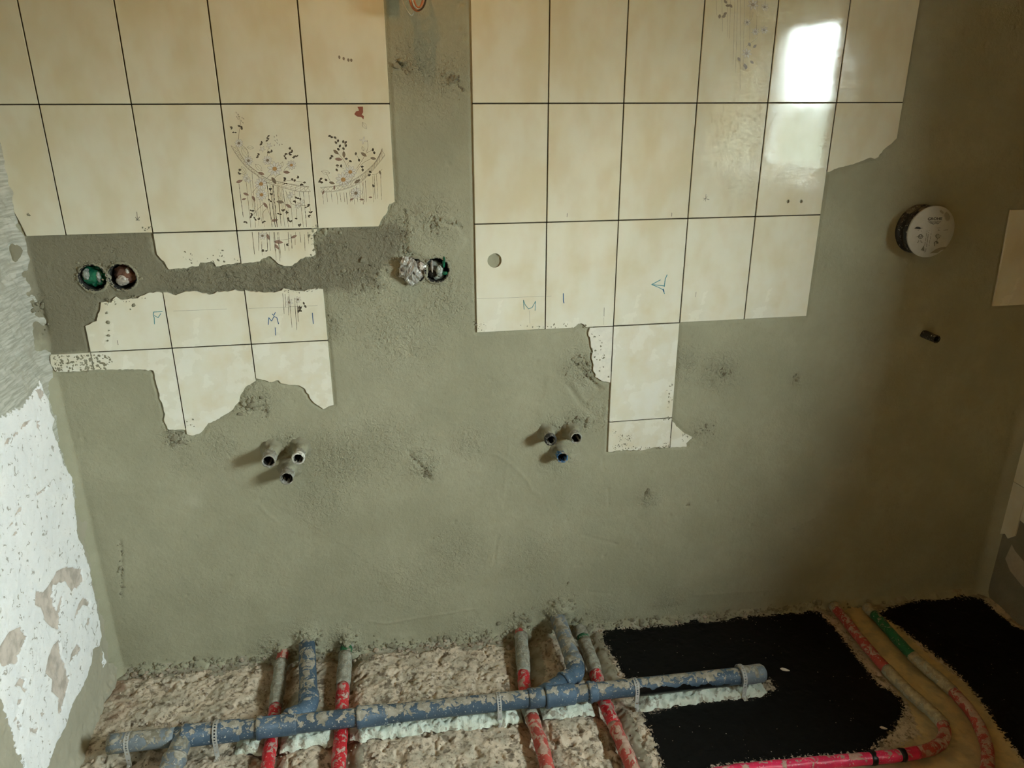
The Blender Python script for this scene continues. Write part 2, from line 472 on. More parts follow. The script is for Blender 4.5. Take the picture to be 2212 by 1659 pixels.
def broken(c, r, pts, holes=(), amp=0.0016):
    TILES.append((c, r, ragged(snap(W(pts), c, r), c, r, amp), list(holes)))
broken(3, 0, [(662, 226)] + C6([(1540, -690), (1585, 0), (1588, 140), (1545, 160), (1530, 190), (1525, 230), (1480, 290), (1450, 345), (1380, 362), (945, 368)]))
broken(10, 0, C4([(1210, 890), (1776, 885), (1755, 1010), (1728, 1180), (1660, 1240), (1610, 1280), (1570, 1340), (1540, 1355), (1500, 1345), (1440, 1370), (1370, 1395), (1290, 1415), (1210, 1440), (1135, 1468)]))
for c in (7, 8, 9):
    TILES.append((c, 1, rect(c, 1), []))
TILES.append((5, 1, rect(5, 1), [circ(1068.5, 563, 15.5, 18)]))
broken(6, 1, [(1180, 482), (1333, 477)] + C7([(1283, 1197), (1160, 1204), (1080, 1206), (1050, 1200), (1030, 1186), (1010, 1178), (975, 1190), (945, 1206), (900, 1212), (712, 1222)]))
broken(1, 1, C5([(1320, 402), (2025, 385), (2062, 662), (1990, 672), (1900, 682), (1845, 694), (1825, 660), (1780, 656), (1705, 660), (1692, 692), (1640, 690), (1605, 705), (1590, 712), (1520, 709), (1440, 718), (1420, 690), (1400, 650), (1355, 590), (1332, 520)]))
broken(2, 1, C6([(250, 392), (930, 378), (893, 430), (897, 480), (915, 590), (895, 606), (830, 610), (770, 645), (720, 685), (650, 690), (590, 665), (552, 628), (530, 606), (470, 622), (440, 650), (380, 660), (290, 670)]))
broken(0, 1, C5([(755, 1200), (790, 1170), (825, 1160), (835, 1100), (855, 1060), (860, 1002), (900, 995), (945, 1003), (985, 955), (1020, 977), (1110, 967), (1180, 962), (1250, 927), (1330, 911), (1398, 920), (1462, 1386), (765, 1412), (765, 1370), (750, 1300), (765, 1270), (745, 1240)]))
broken(1, 1, C5([(1400, 915), (1450, 925), (1500, 940), (1560, 915), (1640, 905), (1700, 915), (1780, 936), (1830, 925), (1850, 910), (1960, 905), (2000, 893), (2092, 905), (2145, 1353), (1463, 1387)]))
broken(2, 1, C6([(308, 898), (340, 905), (450, 915), (560, 918), (625, 900), (640, 882), (740, 905), (820, 905), (850, 890), (910, 880), (960, 890), (983, 930), (997, 985), (1006, 1100), (1022, 1323), (368, 1350)]))
broken(0, 2, C5([(425, 1448), (1463, 1391), (1580, 2080)]) + C1B([(1560, 590), (1430, 582), (1400, 500), (1410, 450), (1390, 380), (1365, 330), (1350, 240), (1330, 170), (1308, 80)]) + C5([(1150, 1574), (960, 1572), (700, 1582), (560, 1594), (480, 1590), (440, 1540)]))
broken(-1, 2, C5([(425, 1448), (560, 1444), (765, 1432), (790, 1578), (560, 1594), (480, 1590), (440, 1540)]))
broken(1, 2, [(371, 752), (544, 744)] + C2B([(400, 70), (385, 92), (320, 140), (275, 210), (260, 270), (190, 350), (60, 430), (0, 450)]) + C1B([(1760, 555), (1735, 590), (1715, 610), (1640, 636), (1590, 625), (1582, 580)]))
broken(2, 2, [(545, 744), (709, 736)] + C2B([(1048, -100), (1052, 100), (1058, 280), (1050, 297), (1020, 310), (980, 330), (920, 290), (870, 240), (860, 205), (838, 190), (830, 165), (780, 130), (690, 125), (620, 110), (600, 85), (540, 100), (440, 75), (408, 68)]))
broken(6, 2, C7([(1070, 1262), (1085, 1230), (1130, 1226), (1190, 1212), (1278, 1205), (1268, 1500)]) + C3B([(1258, 105), (1200, 96), (1130, 60)]) + C7([(1110, 1520), (1102, 1450), (1106, 1400), (1092, 1340), (1086, 1300)]), amp=0.0028)
broken(7, 2, [(1325, 703), (1467, 696), (1463, 745), (1459, 800)] + C3B([(1790, 150), (1796, 185), (1780, 250), (1775, 330), (1776, 404), (1258, 430)]))
broken(7, 3, C3B([(1252, 434), (1776, 408), (1776, 655), (1700, 662), (1640, 655), (1530, 682), (1400, 680), (1250, 694)]))
broken(8, 3, C3B([(1786, 440), (1860, 512), (1900, 545), (1966, 574), (1930, 598), (1905, 622), (1908, 652), (1786, 658)]))
TILES.append((13, 1, [(2.615, -0.301), (2.83, -0.301), (2.83, -0.597), (2.628, -0.597)], []))

# ------------------------------------------------------------------ wall_back
ST = 0.004
xs = np.arange(XL - 0.01, XR + 0.011, ST); zs = np.arange(-1.72, 0.66, ST)
X, Z = np.meshgrid(xs, zs)
rough_regions = [   # (centre px, radius m, weight)
    (610, 605, 0.09, 1.0), (500, 600, 0.07, 0.9), (400, 600, 0.06, .7), (700, 560, 0.10, 1.0), (780, 600, 0.10, 0.9), (850, 500, 0.09, 1.0), (930, 480, 0.07, 0.8),
    (860, 700, 0.12, 0.6), (960, 640, 0.08, 0.7), (720, 700, 0.05, 0.8), (740, 990, 0.10, 0.8), (820, 960, 0.10, 0.55), (690, 1080, 0.08, 0.6), (620, 960, 0.05, 0.8),
    (910, 1000, 0.05, 0.9), (1260, 800, 0.06, 0.9), (1250, 905, 0.05, 0.8), (1190, 925, 0.04, 0.8), (1210, 990, 0.05, 0.6), (1010, 955, 0.05, 0.5), (1560, 800, 0.06, 0.9),
    (1520, 930, 0.05, 0.6), (1400, 1075, 0.035, 0.9), (1720, 818, 0.02, 1.0), (540, 850, 0.07, 0.7), (480, 960, 0.05, 0.6), (380, 950, 0.04, 0.8), (160, 640, 0.12, 0.25), (230, 540, .10, .3),
    (980, 1190, 0.08, 0.5), (900, 1260, 0.10, 0.35), (1150, 1200, 0.09, 0.35), (930, 200, 0.08, 0.3), (900, 150, 0.06, .7), (960, 170, 0.05, .7), (1475, 780, .05, .7), (740, 1380, .05, 1), (660, 1370, .05, 1),
    (1210, 1310, .07, .9), (1120, 1345, .05, 1), (1010, 1370, .06, .8), (1300, 1330, .06, .8), (580, 1400, .04, .9), (1440, 1300, .05, .6), (400, 1000, .05, .3), (1300, 900, .05, .6)]
rough = np.zeros_like(X)
for px, py, r_, w_ in rough_regions:
    cx, cz = wp(px, py)
    rough = np.maximum(rough, w_ * np.exp(-(((X - cx) ** 2 + (Z - cz) ** 2) / (r_ * r_)) * 1.1))
rough = np.clip(rough + 0.10 * fbm(X, Z, 0.2, 5, 3), 0, 1)
h = 0.0026 + 0.0010 * fbm(X, Z, 0.25, 11, 3) + 0.0007 * fbm(X, Z, 0.05, 12, 3)
h += rough * (0.0022 * fbm(X, Z, 0.030, 21, 4, 0.65) + 0.0010 * vnoise(X, Z, 0.009, 25))
zfl = zf(X)
# fillets to the left wall, to the right wall and to the floor
h += 0.030 * np.clip(1 - (X - XL) / 0.020, 0, 1) ** 1.5 * (1 + 0.5 * fbm(X, Z, 0.05, 41, 3))
h += 0.030 * np.clip(1 - (XR - X) / 0.040, 0, 1) ** 2
base = np.clip(1 - (Z - zfl) / 0.05, 0, 1.3)
h += base * (0.004 + 0.006 * fbm(X, Z, 0.05, 51, 4, 0.6)) + np.clip(1 - (Z - zfl) / 0.018, 0, 1) * 0.012 * (1 + fbm(X, Z, 0.03, 52, 3))
# lumps of mortar where the pipes leave the wall
for px, py, r_, a_ in ((612, 1402, .028, .02), (665, 1385, .04, .035), (748, 1380, .030, .03), (1130, 1355, .032, .03), (1205, 1322, .042, .035), (1258, 1360, .03, .03), (1812, 1310, .03, .02), (1880, 1315, .03, .02)):
    cx, cz = wp(px, py)
    h += a_ * np.exp(-(((X - cx) ** 2 + ((Z - cz) * 0.9) ** 2) / r_ ** 2) * 1.4) * (0.75 + 0.7 * fbm(X, Z, 0.02, 61, 3, .6))
# raised trowel patches and steps
for pts, a_ in ((C3B([(720, 30), (690, 200), (650, 300), (640, 420), (750, 480), (900, 470), (1000, 330), (880, 150), (800, 40)]), 0.0012),
                (C3B([(880, 100), (1080, 310), (1250, 130), (1250, 260), (1150, 420), (990, 300)]), -0.003),
                ([(1230, 800), (1268, 868), (1305, 842), (1262, 770)], -0.0025),
                ([(865, 470), (905, 455), (975, 470), (1005, 520), (985, 560), (930, 560), (885, 540), (880, 500)], 0.003),
                ([(150, 815), (325, 805), (345, 900), (360, 960), (700, 1150), (900, 1290), (240, 1400), (190, 1150)], -0.0008)):
    s_ = sdpoly(X, Z, [wp(a, b) for a, b in pts])
    h += a_ * sstep(0.006, -0.006, s_ + 0.006 * fbm(X, Z, 0.03, 71, 3))
# pits and cracks
cracks = [([(1065, 980), (1080, 985), (1105, 1003), (1125, 1022), (1140, 1040), (1150, 1062), (1164, 1066)], .0018, .005),
          ([(882, 975), (905, 1003), (915, 1012), (921, 1025), (930, 1036)], -.005, .006), ([(800, 1341), (835, 1345), (870, 1340), (905, 1333), (960, 1325), (1030, 1314)], .0022, .005),
          ([(518, 873), (530, 880), (542, 884), (556, 880), (574, 876)], -.007, .006), ([(568, 880), (576, 890), (572, 902)], -.004, .005),
          ([(260, 1168), (264, 1200), (263, 1290)], -.003, .005), ([(1710, 1140), (1735, 1130), (1760, 1118), (1790, 1098)], .0015, .005),
          ([(1236, 775), (1248, 790), (1262, 806), (1284, 828), (1292, 838)], -.006, .007), ([(1252, 858), (1270, 872), (1316, 832)], .002, .005),
          ([(1313, 1052), (1315, 1088)], -.002, .005), ([(1301, 988), (1303, 1012)], -.002, .005), ([(563, 1095), (580, 1112), (598, 1126)], .002, .005),
          ([(872, 455), (878, 500), (868, 545)], -.004, .006), ([(930, 470), (955, 475), (985, 485), (995, 492)], -.004, .005), ([(858, 130), (868, 145), (880, 160)], -.005, .006),
          ([(957, 165), (975, 172), (990, 185), (1000, 195)], -.003, .005), ([(1260, 1155), (1285, 1162), (1332, 1175)], -.002, .005), ([(400, 778), (402, 800)], .001, .004),
          ([(1075, 1155), (1070, 1190), (1068, 1215)], -.0015, .005), ([(1100, 960), (1090, 1045), (1086, 1070)], .001, .005), ([(75, 640), (85, 655), (95, 690), (98, 720)], -.007, .008),
          ([(180, 1150), (190, 1250), (205, 1330)], -.002, .006), ([(1270, 1278), (1320, 1282)], -.002, .005), ([(1500, 1285), (1600, 1278), (1700, 1272)], .0015, .006)]
for pts, a_, w_ in cracks:
    d = dline(X, Z, [wp(a, b) for a, b in pts], 0.03)
    h += a_ * np.exp(-(d / w_ * 1.3) ** 2) * (0.6 + 0.9 * np.abs(fbm(X, Z, 0.012, 81, 2)))
for px, py, r_, a_ in ((1486, 1090, .006, -.008), (1548, 1082, .004, -.006), (1397, 1066, .008, -.006), (1565, 808, .012, -.006), (1720, 812, .010, -.006), (938, 487, .010, -.007), (1712, 1143, .004, -.005),
                       (846, 313, .004, -.008), (848, 345, .006, -.009), (865, 142, .006, -.009), (1990, 710, .02, .008), (990, 60, .004, -.005), (994, 8, .006, -.006), (1004, 78, .005, -.005), (180, 948, .004, -.005), (330, 770, .003, -.004)):
    cx, cz = wp(px, py)
    h += a_ * np.exp(-((X - cx) ** 2 + (Z - cz) ** 2) / r_ ** 2) * (0.6 + 0.8 * np.abs(vnoise(X, Z, 0.006, 91)))
r2 = np.random.default_rng(4)
for k in range(260):
    cx, cz = r2.uniform(XL, XR), r2.uniform(-1.6, 0.2)
    r_ = r2.uniform(.002, .006); a_ = -r2.uniform(.001, .004)
    sel = (np.abs(X - cx) < .02) & (np.abs(Z - cz) < .02)
    h[sel] += a_ * np.exp(-((X[sel] - cx) ** 2 + (Z[sel] - cz) ** 2) / r_ ** 2)
for c_, r_, poly, holes in TILES:          # keep the bedding behind the tiles
    s_ = sdpoly(X, Z, poly, 0.03)
    k_ = sstep(0.0085, 0.0045, s_)
    h = h * (1 - k_) + np.minimum(h, -0.0008) * k_
    near = sstep(0.03, 0.006, s_)
    h = h * (1 - near) + np.minimum(h, 0.0040) * near
dark = sdpoly(X, Z, [wp(a, b) for a, b in ((36, 503), (325, 499), (335, 540), (360, 580), (520, 572), (690, 560), (700, 500), (815, 488), (868, 500), (860, 545), (840, 590), (850, 640), (760, 640), (700, 630), (520, 636), (350, 636), (240, 640), (205, 690), (195, 752), (108, 770), (75, 650))], 0.06)
dark = dark + 0.05 * sstep(wp(640, 600)[0], wp(860, 600)[0], X) * sstep(wp(700, 540)[1], wp(700, 620)[1], Z)
green = 0.0 * X
for px, py, r_, a_ in ((885, 630, .035, .10), (665, 1040, .05, .12)):
    cx, cz = wp(px, py); green = np.maximum(green, a_ * np.exp(-((X - cx) ** 2 + (Z - cz) ** 2) / r_ ** 2))
pale = 0.0 * X
for px, py, r_, a_ in ((415, 1082, .022, .22), (1240, 985, .025, .12), (500, 1010, .05, .1), (380, 950, .02, .3), (1265, 830, .03, .12), (1010, 1000, .1, .08), (820, 830, .12, .06)):
    cx, cz = wp(px, py); pale = np.maximum(pale, a_ * np.exp(-((X - cx) ** 2 + (Z - cz) ** 2) / r_ ** 2))
SOCK_L = [wp(201.5, 599.5), wp(265.5, 597.5)]
SOCK_R = [wp(893, 584), wp(943, 583)]
xc = (X[:-1, :-1] + X[1:, 1:]) / 2; zc_ = (Z[:-1, :-1] + Z[1:, 1:]) / 2
keep = np.ones(xc.shape, bool)
for cx, cz in SOCK_L + SOCK_R:
    keep &= (xc - cx) ** 2 + (zc_ - cz) ** 2 > 0.0335 ** 2
P = np.stack([X, -h, Z], -1); HW = h.copy()
wall_back = link('wall_back', grid_mesh('wall_back', P, keep, dict(rough=rough, dark=dark, green=np.clip(green, 0, 1), pale=pale)), M_PL, kind='structure')
mb = MB(); mb.add([(XL - .02, 0, .652), (XR + .02, 0, .652), (XR + .02, 0, ZC), (XL - .02, 0, ZC)], [(0, 1, 2, 3)])
mb.box((XL - 0.02, 0.06, -1.75), (XR + 0.02, 0.16, ZC))
link('wall_core', mb.mesh('wall_core'), M_RW, wall_back, False)

# tiles, each a part of the wall
def plate(poly, holes, c, r):
    rr = random.Random(c * 101 + r * 13 + 5)
    cx = sum(p[0] for p in poly) / len(poly); cz = sum(p[1] for p in poly) / len(poly)
    ta, tb = (rr.random() - .5) * .006, (rr.random() - .5) * .006
    if c >= 9 and r <= 0: ta, tb = (-0.004, 0.003) if (c, r) == (10, -1) else (0.0, 0.001)
    mb = MB()
    full = len(poly) == 4
    def yy(p, d): return -(TF + d) + ta * (p[0] - cx) + tb * (p[1] - cz)
    loops = [poly] + holes
    if full:
        e = 0.0008
        xs_ = [p[0] for p in poly]; zs_ = [p[1] for p in poly]
        inn = [(p[0] + (e if p[0] < cx else -e), p[1] + (e if p[1] < cz else -e)) for p in poly]
        front = [inn] + holes
    else:
        front = loops
    flatp = [p for l in front for p in l]
    V3 = [[Vector((p[0], p[1], 0)) for p in l] for l in front]
    tris = tessellate_polygon(V3)
    fv = [(p[0] - cx, yy(p, 0), p[1] - cz) for p in flatp]
    ft = []
    for a, b, d in tris:
        A, B, D = flatp[a], flatp[b], flatp[d]
        ar = (B[0] - A[0]) * (D[1] - A[1]) - (B[1] - A[1]) * (D[0] - A[0])
        ft.append((a, b, d) if ar > 0 else (a, d, b))
    mb.add(fv, ft, 0)
    def ring(l, off_in, mi, y0f, y1f):
        n = len(l)
        vs_ = [(p[0] - cx, y0f(p), p[1] - cz) for p in l] + [(p[0] - cx, y1f(p), p[1] - cz) for p in off_in]
        ar = sum(l[i][0] * l[(i + 1) % n][1] - l[(i + 1) % n][0] * l[i][1] for i in range(n))
        fs_ = [((i, n + i, n + (i + 1) % n, (i + 1) % n) if ar > 0 else (i, (i + 1) % n, n + (i + 1) % n, n + i)) for i in range(n)]
        mb.add(vs_, fs_, mi)
    if full:
        ring(inn, poly, 0, lambda p: yy(p, 0), lambda p: yy(p, -0.0009))
        ring(poly, poly, 0, lambda p: yy(p, -0.0009), lambda p: 0.003)
    else:
        ring(poly, poly, 1, lambda p: yy(p, 0), lambda p: 0.003)
    for hl in holes:
        ring(hl[::-1], hl[::-1], 1, lambda p: yy(p, 0), lambda p: 0.001)
    me = mb.mesh('tile')
    at = me.attributes.new('dust', 'FLOAT', 'POINT')
    at.data.foreach_set('value', [max(0.0, min(0.95, (-(v.co.z + cz) - 0.16) * 1.35 + (0.25 if r >= 2 else 0.0))) for v in me.vertices])
    o = link('tile', me, [M_BODY if (c, r) == (6, 2) else M_TILE, M_BODY], wall_back, False)
    o.location = (cx, 0, cz)
    return o, (cx, cz, ta, tb)
TOBJ = []
for c, r, poly, holes in TILES:
    o, inf = plate(poly, holes, c, r); TOBJ.append((c, r, poly, o, inf))
# grout in the joints
mb = MB()
def gstrip(x0, z0, x1, z1, w=0.0026):
    y = -0.0014
    if abs(x1 - x0) > abs(z1 - z0): mb.add([(x0, y, z0 - w), (x1, y, z1 - w), (x1, y, z1 + w), (x0, y, z0 + w)], [(0, 1, 2, 3)])
    else: mb.add([(x0 - w, y, z0), (x1 + w, y, z0), (x1 + w, y, z1), (x0 - w, y, z1)], [(0, 1, 2, 3)])
gstrip(XL, 0, 0.8, 0); gstrip(1.004, 0, 2.2, 0); gstrip(XL, .3, 0.8, .3); gstrip(1.004, .3, 2.2, .3)
gstrip(0.2, -.3, 0.6, -.3); gstrip(1.004, -.3, 2.0, -.3); gstrip(0.02, -.6, .6, -.6); gstrip(1.34, -.6, 1.6, -.6); gstrip(1.4, -.9, 1.6, -.9)
for c in (0, 1, 2, 3): gstrip(.2 * c, .6, .2 * c, -.3)
for c in (6, 7, 8, 9): gstrip(.2 * c, .6, .2 * c, -.6)
gstrip(2.0, .6, 2.0, -.18)
gstrip(.4, -.3, .4, -.37); gstrip(.2, -.47, .2, -.83); gstrip(.4, -.46, .4, -.68); gstrip(1.4, -.6, 1.4, -.74); gstrip(1.6, -.91, 1.6, -.97)
link('grout_joint', mb.mesh('grout_joint'), M_GROUT, wall_back, False)
#@@NEXT
# ------------------------------------------------------------------ wall_left
ys = np.arange(-0.80, 0.006, 0.003); zs = np.arange(-1.68, 0.40, 0.004)
Y, Zl = np.meshgrid(ys, zs)
LPTS = lambda pts: [lp(a, b) for a, b in pts]
white = sdpoly(Y, Zl, LPTS([(-400, 1190), (0, 903), (30, 885), (45, 880), (80, 836), (86, 826), (95, 848), (104, 862), (106, 888), (116, 905), (112, 925), (122, 955), (133, 1000), (150, 1030), (157, 1080), (160, 1110), (166, 1150), (176, 1180), (186, 1210), (195, 1250), (208, 1310), (217, 1375), (212, 1392), (198, 1403), (196, 1430), (184, 1470), (168, 1500), (152, 1530), (140, 1570), (118, 1610), (100, 1659), (80, 1720), (40, 1720), (48, 1650), (30, 1610), (22, 1580), (10, 1545), (-10, 1500), (-400, 1560)]), 0.06)
white = np.minimum(white, sdpoly(Y, Zl, LPTS([(219, 1398), (223, 1420), (230, 1432), (224, 1442), (219, 1425)]), 0.06))
C5W = lambda p: LPTS(crop(0, 1239, 560, p))
chip = np.full(Y.shape, 0.06)
for pl_ in ([(480, -20), (560, -60), (690, -40), (695, 80), (600, 150), (550, 65), (500, 80), (450, 110), (440, 190), (460, 290), (490, 350), (485, 480), (440, 465), (370, 400), (340, 290), (285, 270), (290, 140), (360, 160), (410, 100)],
            [(150, 455), (215, 540), (180, 620), (130, 700), (85, 775), (0, 800), (-40, 700), (0, 600), (60, 500)],
            [(490, 565), (510, 680), (550, 800), (580, 900), (560, 1010), (540, 1060), (500, 1200), (480, 1190), (490, 1060), (430, 1010), (440, 900), (385, 850), (400, 720), (440, 620)],
            [(660, 260), (700, 200), (760, 240), (755, 285), (700, 270), (640, 360), (615, 420), (640, 330)], [(740, 370), (760, 380), (745, 445), (722, 440)], [(500, 240), (525, 170), (520, 260), (490, 350), (468, 380), (480, 300)],
            [(650, 600), (685, 640), (620, 720), (580, 790), (600, 700)], [(165, 890), (210, 890), (200, 960), (225, 990), (205, 1020), (170, 960), (105, 970)], [(150, 1070), (180, 1080), (160, 1140), (142, 1120)], [(140, 1190), (150, 1220), (120, 1280), (105, 1270)], [(145, 1255), (175, 1300), (160, 1340), (138, 1300)], [(245, 1320), (310, 1320), (300, 1370), (250, 1360)], [(330, 1190), (355, 1200), (340, 1225)], [(90, 710), (135, 720), (110, 780), (82, 770)]):
    chip = np.minimum(chip, sdpoly(Y, Zl, C5W(pl_), 0.06))
C1W = lambda p: LPTS(crop(0, 780, 560, p))
for pl_ in ([(170, 580), (210, 520), (275, 490), (250, 530), (190, 580)], [(25, 730), (60, 660), (110, 640), (70, 700)], [(105, 650), (135, 600), (150, 610), (120, 650)], [(305, 470), (335, 540), (330, 600), (310, 560)], [(290, 1155), (340, 1100), (390, 1060), (385, 1090), (320, 1145)], [(95, 1340), (150, 1250), (170, 1250), (140, 1310)], [(60, 1420), (100, 1370), (95, 1400)], [(80, 1510), (140, 1430), (130, 1480)], [(300, 250), (340, 235), (375, 270), (350, 345), (320, 300)]):
    chip = np.minimum(chip, sdpoly(Y, Zl, C1W(pl_), 0.06))
grey = np.clip(Zl + 1.02, -0.06, 0.06)
gl = 0.003 * fbm(Y, Zl, 0.12, 101, 4) + 0.0025 * fbm(Y, Zl, 0.025, 102, 4, .6)
gl += 0.004 * sstep(0.004, -0.004, white + 0.01 * fbm(Y, Zl, 0.02, 103, 3)) - 0.005 * sstep(0.003, -0.003, chip)
up_ = sstep(-0.72, -0.60, Zl)
gl += up_ * 0.0016 * vnoise(Y * 1.2 + Zl * 0.9, Zl * 0.3 - Y * 0.2, 0.012, 104)
cl_ = np.clip(1 + Y / 0.05, 0, 1)
gl += cl_ ** 2 * 0.012 * (1 + fbm(Y, Zl, 0.04, 105, 3))
gl += np.clip(1 - (Zl - zf(XL)) / 0.04, 0, 1) * 0.010 * (1 + fbm(Y, Zl, 0.03, 106, 3))
for pts, a_ in (([(2, 545), (30, 520), (40, 540), (30, 600), (5, 610)], -.008), ([(24, 405), (32, 415), (30, 432), (24, 425)], -.010), ([(45, 585), (53, 590), (48, 598)], -.01), ([(18, 470), (38, 512), (52, 585), (40, 590), (28, 520)], .006)):
    gl += a_ * sstep(0.004, -0.004, sdpoly(Y, Zl, LPTS(pts), .05))
wall_left = link('wall_left', grid_mesh('wall_left', np.stack([XL + gl, Y, Zl], -1)[:, ::-1], None, dict(white=white[:, ::-1], chip=chip[:, ::-1], grey=grey[:, ::-1])), M_LW, kind='structure')
mb = MB()
mb.box((XL - 0.14, YB - .1, -1.75), (XL - 0.02, 0.02, ZC + .05))
mb.add([(XL, YB, -1.75), (XL, -0.795, -1.75), (XL, -0.795, ZC), (XL, YB, ZC)], [(3, 2, 1, 0)])
mb.add([(XL, -0.80, .394), (XL, 0.0, .394), (XL, 0.0, ZC), (XL, -.80, ZC)], [(3, 2, 1, 0)])
link('wall_core', mb.mesh('wall_core'), M_LW, wall_left, False)

# ------------------------------------------------------------------ wall_right with the window, rear wall, ceiling
mb = MB()
TH = 0.50
for a, b in (((XR, WIN_Y1, -1.78), (XR + TH, 0.12, ZC)), ((XR, YB - .1, -1.78), (XR + TH, WIN_Y0, ZC)), ((XR, WIN_Y0, -1.78), (XR + TH, WIN_Y1, WIN_Z0)), ((XR, WIN_Y0, WIN_Z1), (XR + TH, WIN_Y1, ZC))):
    mb.box(a, b)
wall_right = link('wall_right', mb.mesh('wall_right'), mat_side('dim_plaster', (0.20, 0.18, 0.13), (0.25, 0.225, 0.165)), None, False, kind='structure')
def rtile(y0, y1, z0, z1, poly=None):
    mb = MB(); cy, cz = (y0 + y1) / 2, (z0 + z1) / 2
    pts = poly or [(y0, z0), (y1, z0), (y1, z1), (y0, z1)]
    n = len(pts)
    vs_ = [(-0.005, a - cy, b - cz) for a, b in pts] + [(0.001, a - cy, b - cz) for a, b in pts]
    mb.add(vs_, [tuple(range(n - 1, -1, -1))] + [(i, (i + 1) % n, n + (i + 1) % n, n + i) for i in range(n)])
    o = link('tile', mb.mesh('tile'), M_TILE, wall_right, False); o.location = (XR, cy, cz); return o
for k in range(5):
    ya, yb = (-0.084, -0.004) if k == 0 else (-0.086 - .2 * k, -0.088 - .2 * (k - 1))
    rtile(ya, yb, -1.219, -0.922); rtile(ya, yb, -0.92, -0.622)
rtile(0, 0, 0, 0, [(-0.084, -1.221), (-0.084, -1.40), (-0.06, -1.425), (-0.045, -1.415), (-0.02, -1.43), (-0.004, -1.42), (-0.004, -1.221)][::-1])
rtile(0, 0, 0, 0, [(-0.086, -1.221), (-0.086, -1.335), (-0.12, -1.34), (-0.2, -1.33), (-0.286, -1.34), (-0.286, -1.221)][::-1])
mb = MB()
mb.add([(XR - .004, .0 - a, b) for a, b in ((0.08, -1.435), (.1, -1.45), (.16, -1.47), (.3, -1.47), (.3, -1.56), (.16, -1.55), (.1, -1.53), (.07, -1.50))], [tuple(range(8))])
link('plaster_patch', mb.mesh('plaster_patch'), flat('beige_plaster', (0.42, 0.36, 0.26), .9), wall_right, False)

M_GLASS = NT('window_glass')
gt = M_GLASS
tr = gt.n('ShaderNodeBsdfTransparent'); gl_ = gt.n('ShaderNodeBsdfGlossy'); gl_.inputs['Roughness'].default_value = 0.02
mx = gt.n('ShaderNodeMixShader'); fr = gt.n('ShaderNodeLayerWeight'); fr.inputs['Blend'].default_value = 0.5
tr.inputs['Color'].default_value = (0.95, 0.97, 0.96, 1)
gt.lk(gt.math('ADD', gt.math('MULTIPLY', gt.math('POWER', fr.outputs['Facing'], 5.0), 0.9), 0.05), mx.inputs[0]); gt.lk(tr.outputs[0], mx.inputs[1]); gt.lk(gl_.outputs[0], mx.inputs[2])
gt.lk(mx.outputs[0], gt.t.nodes['Material Output'].inputs['Surface'])
xw = XR + 0.40
mb = MB(); f_ = 0.045
for a, b in (((xw, WIN_Y0, WIN_Z0), (xw + .06, WIN_Y0 + f_, WIN_Z1)), ((xw, WIN_Y1 - f_, WIN_Z0), (xw + .06, WIN_Y1, WIN_Z1)), ((xw, WIN_Y0 + f_, WIN_Z0), (xw + .06, WIN_Y1 - f_, WIN_Z0 + f_)), ((xw, WIN_Y0 + f_, WIN_Z1 - f_), (xw + .06, WIN_Y1 - f_, WIN_Z1))):
    mb.box(a, b)
window = link('window_1', mb.mesh('window_1'), M_FRAME, None, False, kind='structure')
mb = MB(); mb.add([(xw + .03, WIN_Y0 + f_, WIN_Z0 + f_), (xw + .03, WIN_Y1 - f_, WIN_Z0 + f_), (xw + .03, WIN_Y1 - f_, WIN_Z1 - f_), (xw + .03, WIN_Y0 + f_, WIN_Z1 - f_)], [(0, 1, 2, 3)])
link('pane', mb.mesh('pane'), gt.m, window, False)
mb = MB(); mb.box((XR - 0.02, WIN_Y0 - .02, WIN_Z0 - .025), (xw, WIN_Y1 + .02, WIN_Z0 + .003))
link('window_sill', mb.mesh('window_sill'), flat('grey_stone', (0.22, 0.21, 0.19), .7), window, False)
mb = MB(); mb.box((XL - .14, YB - .12, -1.78), (XR + TH, YB, ZC))
link('wall_rear', mb.mesh('wall_rear'), M_REAR, None, False, kind='structure')
mb = MB(); mb.box((XL - .14, YB - .12, ZC), (XR + TH, 0.16, ZC + .1))
link('ceiling', mb.mesh('ceiling'), M_CEIL, None, False, kind='structure')
mb = MB(); mb.add([(XR + TH + .02, -3000, -3.2), (3000, -3000, -3.2), (3000, 3000, -3.2), (XR + TH + .02, 3000, -3.2)], [(0, 1, 2, 3)])
link('ground', mb.mesh('ground'), flat('meadow', (0.036, 0.043, 0.028), 0.95, var=.4), None, False, kind='structure')

